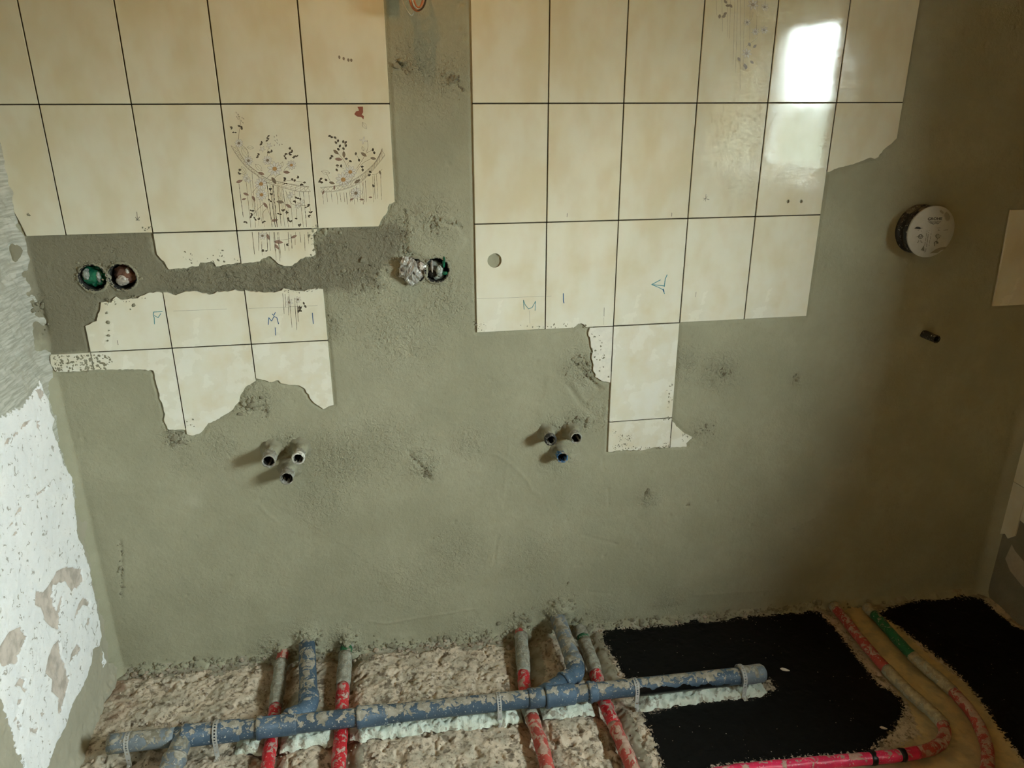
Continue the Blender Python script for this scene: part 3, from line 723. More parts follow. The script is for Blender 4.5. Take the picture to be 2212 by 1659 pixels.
# ------------------------------------------------------------------ pipe routes
RM, HM = 0.025, 0.052                      # main drain radius and height of its axis above the floor
YM = -0.345
def route(pts, h): return [fpipe(a, b, (h if not isinstance(h, (list, tuple)) else h[i])) for i, (a, b) in enumerate(pts)]
WATER = {
 1: route([(616, 1398), (608, 1430), (600, 1490), (592, 1550), (586, 1600), (577, 1659), (568, 1720)], [.024, .018, .012, .008, .006, .010, .010]),
 2: route([(751, 1380), (747, 1410), (742, 1470), (738, 1530), (737, 1580), (733, 1630), (728, 1720)], [.030, .022, .014, .008, .006, .010, .010]),
 3: route([(1126, 1352), (1126, 1380), (1130, 1430), (1133, 1480), (1142, 1530), (1160, 1580), (1178, 1640), (1194, 1720)], [.024, .018, .012, .006, .006, .008, .010, .01]),
 4: route([(1250, 1358), (1262, 1385), (1279, 1430), (1288, 1460), (1300, 1500), (1322, 1555), (1350, 1620), (1392, 1720)], [.024, .018, .012, .006, .004, .008, .010, .010]),
 5: route([(1800, 1308), (1822, 1334), (1862, 1385), (1910, 1440), (1960, 1492), (2012, 1538), (2038, 1568), (2036, 1600), (2005, 1620), (1940, 1632), (1860, 1640), (1780, 1647), (1690, 1655), (1600, 1664), (1500, 1680)], .016),
 6: route([(1872, 1310), (1900, 1340), (1940, 1385), (1985, 1430), (2030, 1468), (2070, 1506), (2105, 1550), (2128, 1600), (2134, 1640), (2126, 1700), (2110, 1760)], .016)}
WATER = {k: smooth_path(v, 10) for k, v in WATER.items()}

# ------------------------------------------------------------------ floor
xs = np.arange(XL - 0.012, XR + 0.012, 0.0032); ys = np.arange(-0.86, 0.008, 0.0032)
X, Y = np.meshgrid(xs, ys)
FPTS = lambda pts: [fp(a, b, zf(1.9)) for a, b in pts]
black = sdpoly(X, Y, FPTS([(1300, 1385), (1306, 1366), (1325, 1360), (1345, 1350), (1420, 1342), (1490, 1338), (1560, 1330), (1620, 1326), (1700, 1318), (1750, 1314), (1775, 1322), (1790, 1340), (1800, 1346), (1822, 1376), (1850, 1412), (1872, 1440), (1890, 1465), (1905, 1478), (1925, 1485), (1945, 1500), (1955, 1520), (1950, 1545), (1935, 1565), (1915, 1590), (1890, 1610), (1868, 1622), (1840, 1624), (1780, 1630), (1690, 1640), (1600, 1650), (1540, 1659), (1500, 1700), (1445, 1700), (1425, 1640), (1408, 1600), (1392, 1560), (1384, 1535), (1375, 1500), (1345, 1462), (1325, 1425)]), 0.06)
FPT2 = lambda pts: [fp(a, b, zf(2.5)) for a, b in pts]
black = np.minimum(black, sdpoly(X, Y, FPT2([(1893, 1326), (1920, 1312), (1955, 1304), (1972, 1292), (2000, 1287), (2100, 1285), (2125, 1294), (2160, 1322), (2190, 1345), (2225, 1360), (2260, 1500), (2260, 1690), (2205, 1635), (2175, 1595), (2150, 1560), (2125, 1520), (2090, 1475), (2045, 1432), (1990, 1390), (1940, 1352)]), 0.06))
fs_poly = FPTS([(1382, 1512), (1500, 1492), (1600, 1478), (1668, 1468), (1675, 1490), (1640, 1505), (1560, 1512), (1470, 1525), (1400, 1545)])
black = np.maximum(black, -sdpoly(X, Y, fs_poly, 0.06) * 0.7 - 0.004)
black = np.where(X > 1.2, np.maximum(black, Y + 0.024 + 0.012 * fbm(X, Y, 0.03, 202, 3)), 0.06)
yellow = sdpoly(X, Y, FPT2([(1790, 1310), (1890, 1310), (1990, 1400), (2090, 1480), (2160, 1570), (2230, 1680), (2230, 1760), (1700, 1760), (1760, 1670), (1900, 1640), (1990, 1590), (1960, 1520), (1900, 1450)]), 0.06)
mortar = np.full(X.shape, 0.06)
for pl_ in ([(1262, 1350), (1300, 1360), (1320, 1420), (1345, 1470), (1290, 1470), (1290, 1430)], [(1310, 1530), (1345, 1515), (1375, 1560), (1400, 1620), (1420, 1690), (1370, 1690), (1350, 1600)], [(600, 1540), (640, 1500), (690, 1500), (720, 1540), (700, 1570), (600, 1580)], [(745, 1590), (790, 1590), (780, 1700), (740, 1700)], [(1110, 1400), (1165, 1380), (1180, 1450), (1150, 1500), (1110, 1490)]):
    mortar = np.minimum(mortar, sdpoly(X, Y, [fp(a, b, zf(1.0)) for a, b in pl_], 0.06))
mortar = np.minimum(mortar, -(Y + 0.016) - 0.03 + 0.03 * fbm(X, Y, 0.04, 201, 3))
calm = np.maximum(np.maximum(sstep(0.012, -0.012, black), sstep(0.01, -0.01, yellow)), 0.7 * sstep(0.01, -0.01, mortar))
calm = np.maximum(calm, sstep(1.48, 1.62, X) * 0.6)
hf = (1 - 0.85 * calm) * (0.009 * fbm(X, Y, 0.09, 211, 4, .55) + 0.0045 * fbm(X, Y, 0.022, 212, 3, .6) + 0.0014 * vnoise(X, Y, 0.008, 213) - 0.010 * sstep(0.25, 0.6, fbm(X, Y, 0.035, 215, 3, .6))) + 0.002 * fbm(X, Y, 0.1, 214, 3)
brick = np.zeros_like(X)
for k, pth in WATER.items():
    d = dline(X, Y, [(p[0], p[1]) for p in pth[::3]], 0.08)
    dep = 0.026 if k <= 4 else 0.006
    hf -= dep * np.exp(-(d / 0.040) ** 2 * 1.1) * (1 + 0.4 * fbm(X, Y, 0.05, 220 + k, 3))
    if k <= 4: brick = np.maximum(brick, 0.85 * np.exp(-(d / 0.05) ** 2) * sstep(-0.28, -0.04, Y) * sstep(-0.2, 0.35, fbm(X, Y, 0.03, 231, 3)))
for px, py, r_, a_ in ((275, 1490, .06, .9), (255, 1540, .05, .7), (700, 1450, .04, .5), (1180, 1420, .05, .8), (1210, 1400, .05, .6), (1100, 1440, .03, .7), (590, 1640, .03, .5)):
    cx, cy = fp(px, py, zf(.5)); brick = np.maximum(brick, a_ * np.exp(-((X - cx) ** 2 + (Y - cy) ** 2) / r_ ** 2) * sstep(-0.4, 0.3, fbm(X, Y, 0.04, 232, 3)))
hf -= 0.010 * np.exp(-((Y - YM) / 0.03) ** 2) * sstep(1.85, 1.7, X)
for px, py, r_, a_ in ((660, 1545, .035, .012), (1225, 1470, .03, .01), (230, 1640, .05, .02), (340, 1630, .04, .02), (770, 1620, .03, .006), (1345, 1560, .05, .010)):
    cx, cy = fp(px, py, zf(.5)); hf += a_ * np.exp(-((X - cx) ** 2 + (Y - cy) ** 2) / r_ ** 2)
hf += 0.02 * np.clip(1 + (Y + 0.004) / 0.022, 0, 1) ** 2
floor = link('floor', grid_mesh('floor', np.stack([X, Y, zf(X) + hf], -1), None, dict(black=black, yellow=yellow, mortar=mortar, brick=np.clip(brick, 0, 1))), M_FL, kind='structure')
mb = MB()
mb.add([(XL - .02, YB, zf(XL)), (XR + .02, YB, zf(XR)), (XR + .02, -.855, zf(XR)), (XL - .02, -.855, zf(XL))], [(0, 1, 2, 3)])
mb.box((XL - .14, YB - .1, -1.90), (XR + TH, 0.16, -1.78))
link('floor_slab', mb.mesh('floor_slab'), M_REAR, floor, False)

# ------------------------------------------------------------------ drain pipe
M_BLUE = mat_dirty('blue_drain_plastic', (0.058, 0.095, 0.135), (0.37, 0.335, 0.27), (0.235, 0.215, 0.165), cover=0.33, up=0.50, scale=46)
M_BLUEC = mat_dirty('clean_blue_plastic', (0.065, 0.11, 0.16), (0.36, 0.33, 0.27), (0.26, 0.235, 0.18), cover=0.31, up=0.32, scale=44)
M_BLUEG = mat_dirty('muddy_grey_blue_plastic', (0.16, 0.19, 0.21), (0.36, 0.34, 0.28), (0.20, 0.18, 0.13), cover=0.44, up=0.25)
M_BLK = flat('black_bitumen', (0.004, 0.004, 0.0035), 0.35, 0.4, var=0)
def pm(x, dz=0.0): return np.array([x, YM, zf(x) + HM + dz])
def mainx(px, py): return fpipe(px, py, HM)[0]
drain = thing('drain_pipe', (0.9, YM, zf(0.9)), 'long slate-blue drain pipe lying across the rubble floor parallel to the wall', 'pipe')
def part(name, mb, mat, parent=drain, root=None, smooth=True):
    me = mb.mesh(name); local(root or drain, me)
    return link(name, me, mat, parent, smooth)
def run(name, xa, xb, r_, mat, seg=28):
    mb = MB(); n = max(2, int((xb - xa) / 0.02)); sweep(mb, [pm(xa + (xb - xa) * i / n) for i in range(n + 1)], r_, seg); return part(name, mb, mat)
def collar(xa, xb, r_, mat, lip=True):
    mb = MB(); e = 0.004
    pr_ = [(0, RM), (0, r_), (e, r_ + .0015), (xb - xa - e, r_), (xb - xa, RM)]
    if lip: pr_ = [(0, RM), (0, r_ + .001), (.003, r_ + .003), (.010, r_ + .003), (.013, r_), (xb - xa - .004, r_), (xb - xa, RM)]
    lathe(mb, pm(xa), pm(xb) - pm(xa), pr_, 32); return part('coupling', mb, mat)
x0 = mainx(225, 1632); x1 = mainx(1612, 1452)
pipe_run = run('pipe_run', x0, mainx(372, 1612), RM, M_BLUEG)
pipe_mid = run('pipe_run', mainx(372, 1612), x1, RM, M_BLUE)
collar(mainx(388, 1608), mainx(516, 1594), RM + .0035, M_BLUE)
collar(mainx(552, 1590), mainx(640, 1577), RM + .003, M_BLUE)
collar(mainx(770, 1564), mainx(838, 1556), RM + .003, M_BLUE)
collar(mainx(1142, 1515), mainx(1180, 1510), RM + .002, M_BLUE, False)
collar(mainx(1178, 1510), mainx(1243, 1502), RM + .0045, M_BLUEC)
collar(mainx(1270, 1498), mainx(1290, 1496), RM + .003, M_BLUEC)
mb = MB(); xe = mainx(1592, 1455); L_ = mainx(1648, 1448) - xe
lathe(mb, pm(xe), (1, 0, 0), [(0, RM), (0, RM + .004), (.006, RM + .006), (.014, RM + .006), (.018, RM + .0035), (.022, RM + .0035), (.025, RM + .002), (L_ - .012, RM + .002), (L_ - .004, RM - .003), (L_, RM - .010), (L_ + .001, .001)], 32)
part('end_cap', mb, M_BLUEG)
# black paint on the near side of the right end
mb = MB(); n = 40
xa, xb = mainx(1375, 1490), mainx(1570, 1462); vs_ = []
rr = random.Random(5)
for i in range(n + 1):
    x = xa + (xb - xa) * i / n
    top = math.radians(26 + 8 * math.sin(i * .7) + rr.uniform(-7, 7) - 45 * (i / n) ** 3); bot = math.radians(-88)
    for k in range(6):
        a = bot + (top - bot) * k / 5; p = pm(x)
        vs_.append((p[0], p[1] - (RM + .0011) * math.cos(a), p[2] + (RM + .0011) * math.sin(a)))
mb.add(vs_, [(i * 6 + k, (i + 1) * 6 + k, (i + 1) * 6 + k + 1, i * 6 + k + 1) for i in range(n) for k in range(5)])
part('bitumen_splash', mb, M_BLK)
# branches: wye stub, elbow, riser into the wall
def branch(px_main, px_elbow, px_top, htop, m_r, m_e):
    xm = mainx(*px_main)
    a = pm(xm); e = np.array(fpipe(*px_elbow, HM)); t = np.array(fpipe(*px_top, htop))
    w_, _, zt = hit(*px_top, 1, -0.012)[0], 0, hit(*px_top, 1, -0.012)[2]
    t = np.array([hit(*px_top, 1, -0.015)[0], 0.02, hit(*px_top, 1, -0.015)[2] - .004])
    d1 = (e - a) / np.linalg.norm(e - a); d2 = (t - e) / np.linalg.norm(t - e)
    mb = MB(); sweep(mb, [a, e - d1 * 0.036], RM, 28); part('branch_stub', mb, M_BLUEC)
    mb = MB(); lathe(mb, e - d1 * .062, d1, [(0, RM), (0, RM + .004), (.004, RM + .0055), (.010, RM + .0055), (.013, RM + .0035), (.030, RM + .0035), (.033, RM + .001)], 30); part('coupling', mb, m_e)
    mb = MB(); arc = []
    for i in range(9):
        s_ = i / 8; p0, p1, p2 = e - d1 * .034, e, e + d2 * .034
        arc.append((1 - s_) ** 2 * p0 + 2 * s_ * (1 - s_) * p1 + s_ * s_ * p2)
    sweep(mb, arc, RM + .0015, 28); part('elbow', mb, m_e)
    mb = MB(); lathe(mb, e + d2 * .030, d2, [(0, RM + .001), (.002, RM + .0035), (.030, RM + .0035), (.033, RM)], 30); part('coupling', mb, m_r)
    mb = MB(); pts = [e + d2 * .03 + (t - e - d2 * .03) * i / 12 for i in range(13)]
    sweep(mb, pts, RM, 28, lump=.02); part('riser', mb, m_r)
branch((598, 1583), (668, 1532), (660, 1392), .04, M_BLUE, M_BLUEC)
mb = MB(); a_ = pm(mainx(392, 1610)); b_ = np.array(fpipe(352, 1700, .035)); sweep(mb, [a_, a_ * .5 + b_ * .5, b_], RM, 28, lump=.03); part('side_outlet', mb, M_BLUEG)
mb = MB(); lathe(mb, a_ + (b_ - a_) * .42, b_ - a_, [(0, RM), (0, RM + .004), (.005, RM + .006), (.012, RM + .006), (.015, RM + .003), (.05, RM + .003), (.053, RM)], 30); part('coupling', mb, M_BLUEG)
branch((1160, 1512), (1249, 1455), (1204, 1332), .06, M_BLUEG, M_BLUEC)

# perforated steel straps over the pipe
M_STEEL = mat_dirty('galvanised_strap', (0.46, 0.46, 0.43), (0.42, 0.40, 0.34), (0.3, .28, .22), cover=.42, up=.1, rough=.4)
def strap(px, py, label, r_=RM + .0015):
    x = mainx(px, py); c = pm(x); wd = 0.0062
    o = thing('pipe_strap', (x, YM - RM, zf(x)), label, 'strap', 'perforated steel straps holding the blue drain pipe')
    arc = []
    for i in range(15):
        a = math.pi * 1.08 - (math.pi * 1.16) * i / 14
        arc.append(np.array([0, -r_ * math.cos(math.pi - a), r_ * math.sin(a)]))
    arc = [np.array([0, arc[0][1] * 1.02, -HM + .002])] + [np.array([0, arc[0][1] * 1.01, -.022])] + arc + [np.array([0, arc[-1][1] * 1.01, -.022])] + [np.array([0, arc[-1][1] * 1.02, -HM + .002])]
    mb = MB()
    for i in range(len(arc) - 1):
        a, b = arc[i], arc[i + 1]; mid = (a + b) / 2; hl = np.linalg.norm(b - a) / 2; t = (b - a) / (2 * hl + 1e-9)
        hole = min(.0024, hl * .75)
        sq = []; oc = []
        for k in range(8):
            an = math.pi / 8 + k * math.pi / 4
            cx_, cy_ = math.cos(an), math.sin(an)
            m_ = max(abs(cx_), abs(cy_))
            sx = {1: 1, 0: 1}.get(0); ex, ey = cx_ / m_, cy_ / m_
            ex = math.copysign(1, ex) if abs(ex) > .3 else ex; ey = math.copysign(1, ey) if abs(ey) > .3 else ey
            sq.append((ex, ey)); oc.append((cx_, cy_))
        vs_ = [c + mid + np.array([wd * ex, 0, 0]) + t * hl * ey for ex, ey in sq] + [c + mid + np.array([hole * ex, 0, 0]) + t * hole * ey for ex, ey in oc]
        mb.add(vs_, [(k, (k + 1) % 8, 8 + (k + 1) % 8, 8 + k) for k in range(8)])
    me = mb.mesh('band'); local(o, me); link('band', me, M_STEEL, o, False)
    mb = MB(); q = c + arc[0]
    lathe(mb, q + np.array([0, -.009, .001]), (0, 0, 1), [(0, .0045), (.003, .0045), (.004, .003), (.004, .0005)], 10)
    mb.box(q + np.array([-wd, -.016, -.001]), q + np.array([wd, 0, .0008]))
    me = mb.mesh('foot_screw'); local(o, me); link('foot_screw', me, M_STEEL, o, False)
strap(270, 1626, 'perforated steel strap over the muddy left end of the blue drain pipe')
strap(464, 1602, 'perforated steel strap over the blue drain pipe, second from the white wall', RM + .0075)
strap(1078, 1523, 'perforated steel strap over the blue drain pipe just left of its right-hand branch')
strap(1371, 1484, 'perforated steel strap over the blue drain pipe where the black paint begins')
strap(1597, 1455, 'black-smeared perforated steel strap next to the pipe end cap', RM + .008)

# pale foam under the pipe
M_FOAM = NT('mint_foam')
tt = M_FOAM
cfo = tt.mix(tt.ramp(tt.noise(60, 4), .4, .65), (0.60, 0.66, 0.56), (0.70, 0.74, 0.64))
cfo = tt.mix(tt.math('MULTIPLY', tt.ramp(tt.noise(45, 5), .55, .62), .85), cfo, (0.33, .30, .23))
M_FOAM = tt.done(cfo, .9, tt.bump(tt.noise(150, 4, .7), .8, .004), .1)
def foam(px0, px1, label, wid=0.020):
    xa = mainx(*px0); xb = mainx(*px1)
    o = thing('foam_bedding', (xa, YM, zf(xa)), label, 'foam')
    nx, ny = int((xb - xa) / .005), 15
    u = np.linspace(xa, xb, nx); v = np.linspace(-1, 1, ny)
    U, V = np.meshgrid(u, v)
    edge = 1 + 0.55 * fbm(U, 0 * U, 0.03, 301, 4, .6)
    Yv = YM + V * (wid + .012) * edge
    Hh = 0.020 * np.sqrt(np.clip(1 - np.abs(V) ** 3, 0, 1)) * (1 + .5 * fbm(U, Yv, .03, 302, 4, .6)) + 0.005 * vnoise(U, Yv, .007, 303)
    end = np.minimum(1, np.minimum(U - xa, xb - U) / .03)
    Hh = Hh * np.clip(end, 0, 1) - 0.004
    me = grid_mesh('foam_strip', np.stack([U, Yv, zf(U) + Hh], -1)); local(o, me)
    link('foam_strip', me, M_FOAM, o)
foam((500, 1597), (566, 1590), 'short pale mint foam bed under the blue drain pipe left of the first branch')
foam((600, 1584), (728, 1570), 'pale mint foam bed under the blue drain pipe between two red pipes')
foam((752, 1567), (1128, 1518), 'longest pale mint foam bed under the middle of the blue drain pipe')
foam((1170, 1510), (1282, 1497), 'pale mint foam bed under the right-hand branch of the blue drain pipe')
foam((1378, 1485), (1652, 1447), 'black-spotted pale mint foam bed under the capped end of the drain pipe', .022)

# ------------------------------------------------------------------ insulated water pipes
M_RED = mat_dirty('red_foil_sleeve', (0.50, 0.022, 0.030), (0.47, 0.33, 0.28), (0.34, .20, .16), cover=.42, up=.15, scale=55, rough=.35)
M_REDM = mat_dirty('muddy_red_sleeve', (0.42, 0.07, 0.055), (0.50, 0.34, 0.26), (0.38, .24, .18), cover=.43, up=.2, scale=40, rough=.5)
M_REDB = mat_dirty('bright_red_sleeve', (0.72, 0.03, 0.10), (0.56, 0.38, 0.30), (0.46, .28, .22), cover=.33, up=.30, scale=30, rough=.3)
M_MUD = mat_dirty('mud_grey_sleeve', (0.27, 0.275, 0.225), (0.40, 0.385, 0.31), (0.20, .185, .14), cover=.50, up=.1, scale=60, rough=.7)
M_MUDY = mat_dirty('ochre_mud_sleeve', (0.36, 0.34, 0.24), (0.46, 0.38, 0.23), (0.30, .25, .16), cover=.50, up=.2, scale=40, rough=.7)
M_GRN = mat_dirty('green_sleeve', (0.02, 0.13, 0.05), (0.30, .28, .2), (0.2, .19, .14), cover=.40, up=.1, scale=50, rough=.4)
def water(k, label, segs, r_=0.0190, lump=.055):
    pth = WATER[k]; n = len(pth) - 1
    o = thing('water_pipe', tuple(pth[0]), label, 'pipe', 'insulated water pipes on the floor')
    for j, (a, b, nm, mat) in enumerate(segs):
        ia, ib = int(round(a * n)), int(round(b * n))
        mb = MB(); rad = r_ * (1.0 if nm != 'mud_sleeve' else 1.12)
        sweep(mb, pth[ia:ib + 1], rad, 18, lump=lump * 1.5, seed=k * 7 + j)
        me = mb.mesh(nm); local(o, me); link(nm, me, mat, o)
water(1, 'thin red and mud-grey insulated pipe left of the first blue branch, nearest the white wall', [(0, .16, 'red_sleeve', M_REDM), (.16, .44, 'mud_sleeve', M_MUD), (.44, 1, 'red_sleeve', M_RED)], .0175)
water(2, 'insulated pipe with green tip and bright red lower half right of the first blue branch', [(0, .11, 'mud_sleeve', M_MUD), (.11, .19, 'green_sleeve', M_GRN), (.19, .37, 'mud_sleeve', M_MUD), (.37, 1, 'red_sleeve', M_RED)])
water(3, 'mud-caked insulated pipe left of the second blue branch, red where it meets the drain', [(0, .12, 'red_sleeve', M_REDM), (.12, .36, 'mud_sleeve', M_MUD), (.36, .56, 'red_sleeve', M_RED), (.56, .63, 'mud_sleeve', M_MUD), (.63, 1, 'red_sleeve', M_REDM)])
water(4, 'insulated pipe between the second blue branch and the black floor, mostly mud-covered', [(0, .10, 'mud_sleeve', M_MUD), (.10, .15, 'green_sleeve', M_GRN), (.15, .40, 'mud_sleeve', M_MUD), (.40, .74, 'red_sleeve', M_RED), (.74, 1, 'red_sleeve', M_REDM)])
water(5, 'red insulated pipe curving in a hairpin around the large black patch', [(0, .03, 'mud_sleeve', M_MUDY), (.03, .22, 'red_sleeve', M_REDM), (.22, .42, 'mud_sleeve', M_MUDY), (.42, .60, 'red_sleeve', M_REDM), (.60, 1, 'red_sleeve', M_REDB)], .0165, .03)
water(6, 'outer insulated pipe along the right-hand black patch, green near the wall and red below', [(0, .06, 'mud_sleeve', M_MUDY), (.06, .27, 'green_sleeve', M_GRN), (.27, .47, 'mud_sleeve', M_MUDY), (.47, 1, 'red_sleeve', M_REDM)], .0165, .03)
#@@NEXT
# ------------------------------------------------------------------ pipe stubs in the wall
M_STUB = mat_dirty('mortar_coated_sleeve', (0.30, 0.30, 0.26), (0.50, 0.48, 0.41), (0.22, .20, .15), cover=.52, up=.05, scale=70, rough=.6)
M_STUBW = mat_dirty('white_sleeve', (0.70, 0.69, 0.62), (0.45, 0.43, 0.36), (0.28, .25, .2), cover=.42, up=.0, scale=70, rough=.5)
M_STUBB = mat_dirty('blue_sleeve', (0.06, 0.20, 0.42), (0.45, 0.43, 0.36), (0.28, .25, .2), cover=.46, up=.1, scale=60, rough=.5)
M_BORE = flat('dark_bore', (0.018, 0.015, 0.012), 0.8)
M_STUBD = mat_dirty('black_fitting', (0.03, 0.03, 0.028), (0.25, 0.23, 0.18), (0.12, .11, .09), cover=.40, up=.1, scale=70, rough=.5)
def wall_stub(tip, L, r_, label, mat, rim=None, bore=0.80, collar_=1.0, jit=.16, lean=(0, 0)):
    p = hit(tip[0], tip[1], 1, -L)
    b = Vector((p[0] - lean[0], -0.002, p[2] - lean[1])); t = Vector((p[0], -L, p[2])); ax = (t - b)
    ln = ax.length
    o = thing('pipe_stub', b, label, 'pipe', 'capped-off pipe stubs sticking out of the plaster')
    sd = int(tip[0])
    mb = MB()
    n = 10
    prof = [(-.004, r_ * 1.02)] + [(ln * i / n, r_ * (1.02 if i < n - 3 else 1.0)) for i in range(1, n)] + [(ln - .0015, r_ * 1.03), (ln, r_ * .97), (ln, r_ * (bore + .03)), (ln - .002, r_ * bore), (ln * .25, r_ * bore)]
    lathe(mb, b, ax, prof, 24, jit=jit, seed=sd)
    me = mb.mesh('sleeve'); local(o, me); link('sleeve', me, mat, o)
    mb = MB(); lathe(mb, b, ax, [(ln * .25, r_ * bore * 1.02), (ln * .25, .0002)], 20); lathe(mb, b, ax, [(ln - .006, r_ * (bore - .012)), (ln * .25, r_ * (bore - .02))], 24)
    me = mb.mesh('bore'); local(o, me); link('bore', me, M_BORE, o)
    if rim:
        mb = MB(); lathe(mb, b, ax, [(ln - .014, r_ * 1.03), (ln - .012, r_ * 1.10), (ln - .001, r_ * 1.08), (ln + .001, r_ * 1.0), (ln + .001, r_ * (bore + .02))], 24, jit=.05, seed=sd + 1)
        me = mb.mesh('rim'); local(o, me); link('rim', me, rim, o)
    if collar_:
        mb = MB(); lathe(mb, b, ax, [(-.006, r_ * 2.1), (.002, r_ * 1.8), (.006, r_ * 1.45), (.012, r_ * 1.28), (.022, r_ * 1.16), (.034, r_ * 1.05), (.036, r_ * .98)], 26, jit=.22 * collar_, seed=sd + 2)
        me = mb.mesh('mortar_collar'); local(o, me); link('mortar_collar', me, M_PL, o)
wall_stub((580, 997), .075, .0185, 'upper left pipe stub of the left trio, thick with mortar', M_STUB)
wall_stub((644, 991), .072, .0165, 'upper right pipe stub of the left trio, with a white rim', M_STUB, M_STUBW)
wall_stub((619, 1034), .070, .0180, 'lowest pipe stub of the left trio, with a wide dark mouth', M_STUB, bore=.88)
wall_stub((1190, 951), .058, .0165, 'upper left pipe stub of the right trio, with a black ring', M_STUB, M_STUBD, bore=.76)
wall_stub((1245, 947), .062, .0170, 'upper right pipe stub of the right trio, nearest the tile column', M_STUB, bore=.84)
wall_stub((1215, 989), .050, .0165, 'lowest pipe stub of the right trio, with a blue sleeve', M_STUBB, bore=.84)
wall_stub((2024, 733), .066, .0120, 'small black pipe stub alone on the dark wall below the round mixer box', M_STUBD, bore=.8, collar_=0, jit=.04)

# ------------------------------------------------------------------ round concealed mixer box with printed cap
LB = 0.064; bc = hit(2012, 501, 1, -LB); RB = 0.0735
box = thing('mixer_box', (bc[0], 0, bc[2]), 'round mixer box with white printed cap standing out of the dark wall', 'mixer box')
M_BOXB = mat_dirty('black_housing', (0.022, 0.022, 0.02), (0.24, 0.215, 0.16), (0.12, .11, .085), cover=.40, up=.35, scale=45, rough=.45)
C0 = (bc[0], 0, bc[2]); AXN = (0, -1, 0)
mb = MB(); lathe(mb, C0, AXN, [(-.01, RB * .97), (.004, RB * .97), (.012, RB * .95), (.014, RB * .90), (.030, RB * .90), (.032, RB * .96), (.044, RB * .96), (.046, RB * .93), (LB - .004, RB * .93)], 48)
me = mb.mesh('housing'); local(box, me); link('housing', me, M_BOXB, box)
mb = MB(); lathe(mb, C0, AXN, [(LB - .007, RB * .94), (LB - .007, RB * .985), (LB - .005, RB), (LB - .0012, RB), (LB, RB * .985), (LB, .0005)], 64)
me = mb.mesh('cap'); local(box, me); cap = link('cap', me, M_WHITE, box)
M_INK = flat('black_ink', (0.025, 0.025, 0.02), .6, var=0); M_INKG = flat('grey_ink', (0.16, 0.16, 0.12), .6, var=0); M_WORN = flat('worn_patch', (0.24, 0.225, 0.165), .8, var=.1)
C3 = lambda a, b: wp(1892 + a * 200 / 2212, 430 + b * 200 / 2212, -LB)
class Print:
    """flat ink shapes laid a fraction of a millimetre over a surface"""
    def __init__(s, tr, inside=None): s.mb = MB(); s.tr = tr; s.inside = inside
    def ok(s, pts): return s.inside is None or all(s.inside(p) for p in pts)
    def poly(s, pts, mi=0, lift=0):
        pts = list(pts)
        ar = sum(pts[i][0] * pts[(i + 1) % len(pts)][1] - pts[(i + 1) % len(pts)][0] * pts[i][1] for i in range(len(pts)))
        if ar < 0: pts = pts[::-1]
        if not s.ok(pts): return
        tris = tessellate_polygon([[Vector((p[0], p[1], 0)) for p in pts]])
        f_ = []
        for a, b, d in tris:
            A, B, D = pts[a], pts[b], pts[d]
            f_.append((a, b, d) if (B[0] - A[0]) * (D[1] - A[1]) - (B[1] - A[1]) * (D[0] - A[0]) > 0 else (a, d, b))
        s.mb.add([s.tr(p, lift) for p in pts], f_, mi)
    def line(s, pts, w, mi=0, lift=0):
        pts = [np.array(p, float) for p in pts]
        for i in range(len(pts) - 1):
            a, b = pts[i], pts[i + 1]; d = b - a; l = np.linalg.norm(d)
            if l < 1e-6: continue
            n_ = np.array([-d[1], d[0]]) / l * w / 2; d = d / l * w * .2
            q = [a - n_ - d, b - n_ + d, b + n_ + d, a + n_ - d]
            if s.ok(q): s.mb.add([s.tr(p, lift) for p in q], [(0, 1, 2, 3)], mi)
pr_ = Print(lambda p, l: (p[0], -LB - .0003 - l * .0001, p[1]))
tcv = bpy.data.curves.new('lettering', 'FONT'); tcv.body = 'GROHE'; tcv.size = 1.0; tcv.offset = 0.034; tcv.space_character = 1.02
tob = bpy.data.objects.new('lettering', tcv); COL.objects.link(tob)
tme = bpy.data.meshes.new_from_object(tob.evaluated_get(bpy.context.evaluated_depsgraph_get()))
bpy.data.objects.remove(tob)
co = np.array([v.co[:] for v in tme.vertices]); mn, mxx = co.min(0), co.max(0)
a0, b0 = np.array(C3(1232, 508)), np.array(C3(1575, 500)); up_v = np.array(C3(1245, 440)) - np.array(C3(1232, 508))
vs_ = []
for c_ in co:
    u, v = (c_[0] - mn[0]) / (mxx[0] - mn[0]), (c_[1] - mn[1]) / (mxx[1] - mn[1])
    q = a0 + (b0 - a0) * u + up_v * v; vs_.append(pr_.tr(q, 1))
pr_.mb.add(vs_, [tuple(p.vertices) for p in tme.polygons], 0)
bpy.data.meshes.remove(tme)
for k, (xa, xb, y_) in enumerate(((1240, 1560, 530), (1265, 1530, 557), (1295, 1500, 582))):
    pr_.line([C3(xa + (xb - xa) * i / 24, y_ + 9 * math.sin(i / 24 * 4 * math.pi + math.pi) + 10 * math.sin(i / 24 * math.pi)) for i in range(25)], .0011, 0)
pr_.poly([C3(a, b) for a, b in ((910, 700), (980, 660), (1030, 665), (1075, 688), (1130, 695), (1075, 702), (1050, 720), (980, 712))], 0)
def ringp(cx, cy, r_, w_, mi, n=18, a0=0, a1=2 * math.pi): pr_.line([C3(cx + r_ * math.cos(a0 + (a1 - a0) * i / n), cy + r_ * math.sin(a0 + (a1 - a0) * i / n)) for i in range(n + 1)], w_, mi)
ringp(1065, 895, 48, .0022, 1); ringp(1065, 880, 28, .002, 1); pr_.line([C3(975, 900), C3(1010, 900)], .0016, 1); pr_.line([C3(1115, 890), C3(1150, 890)], .0012, 1)
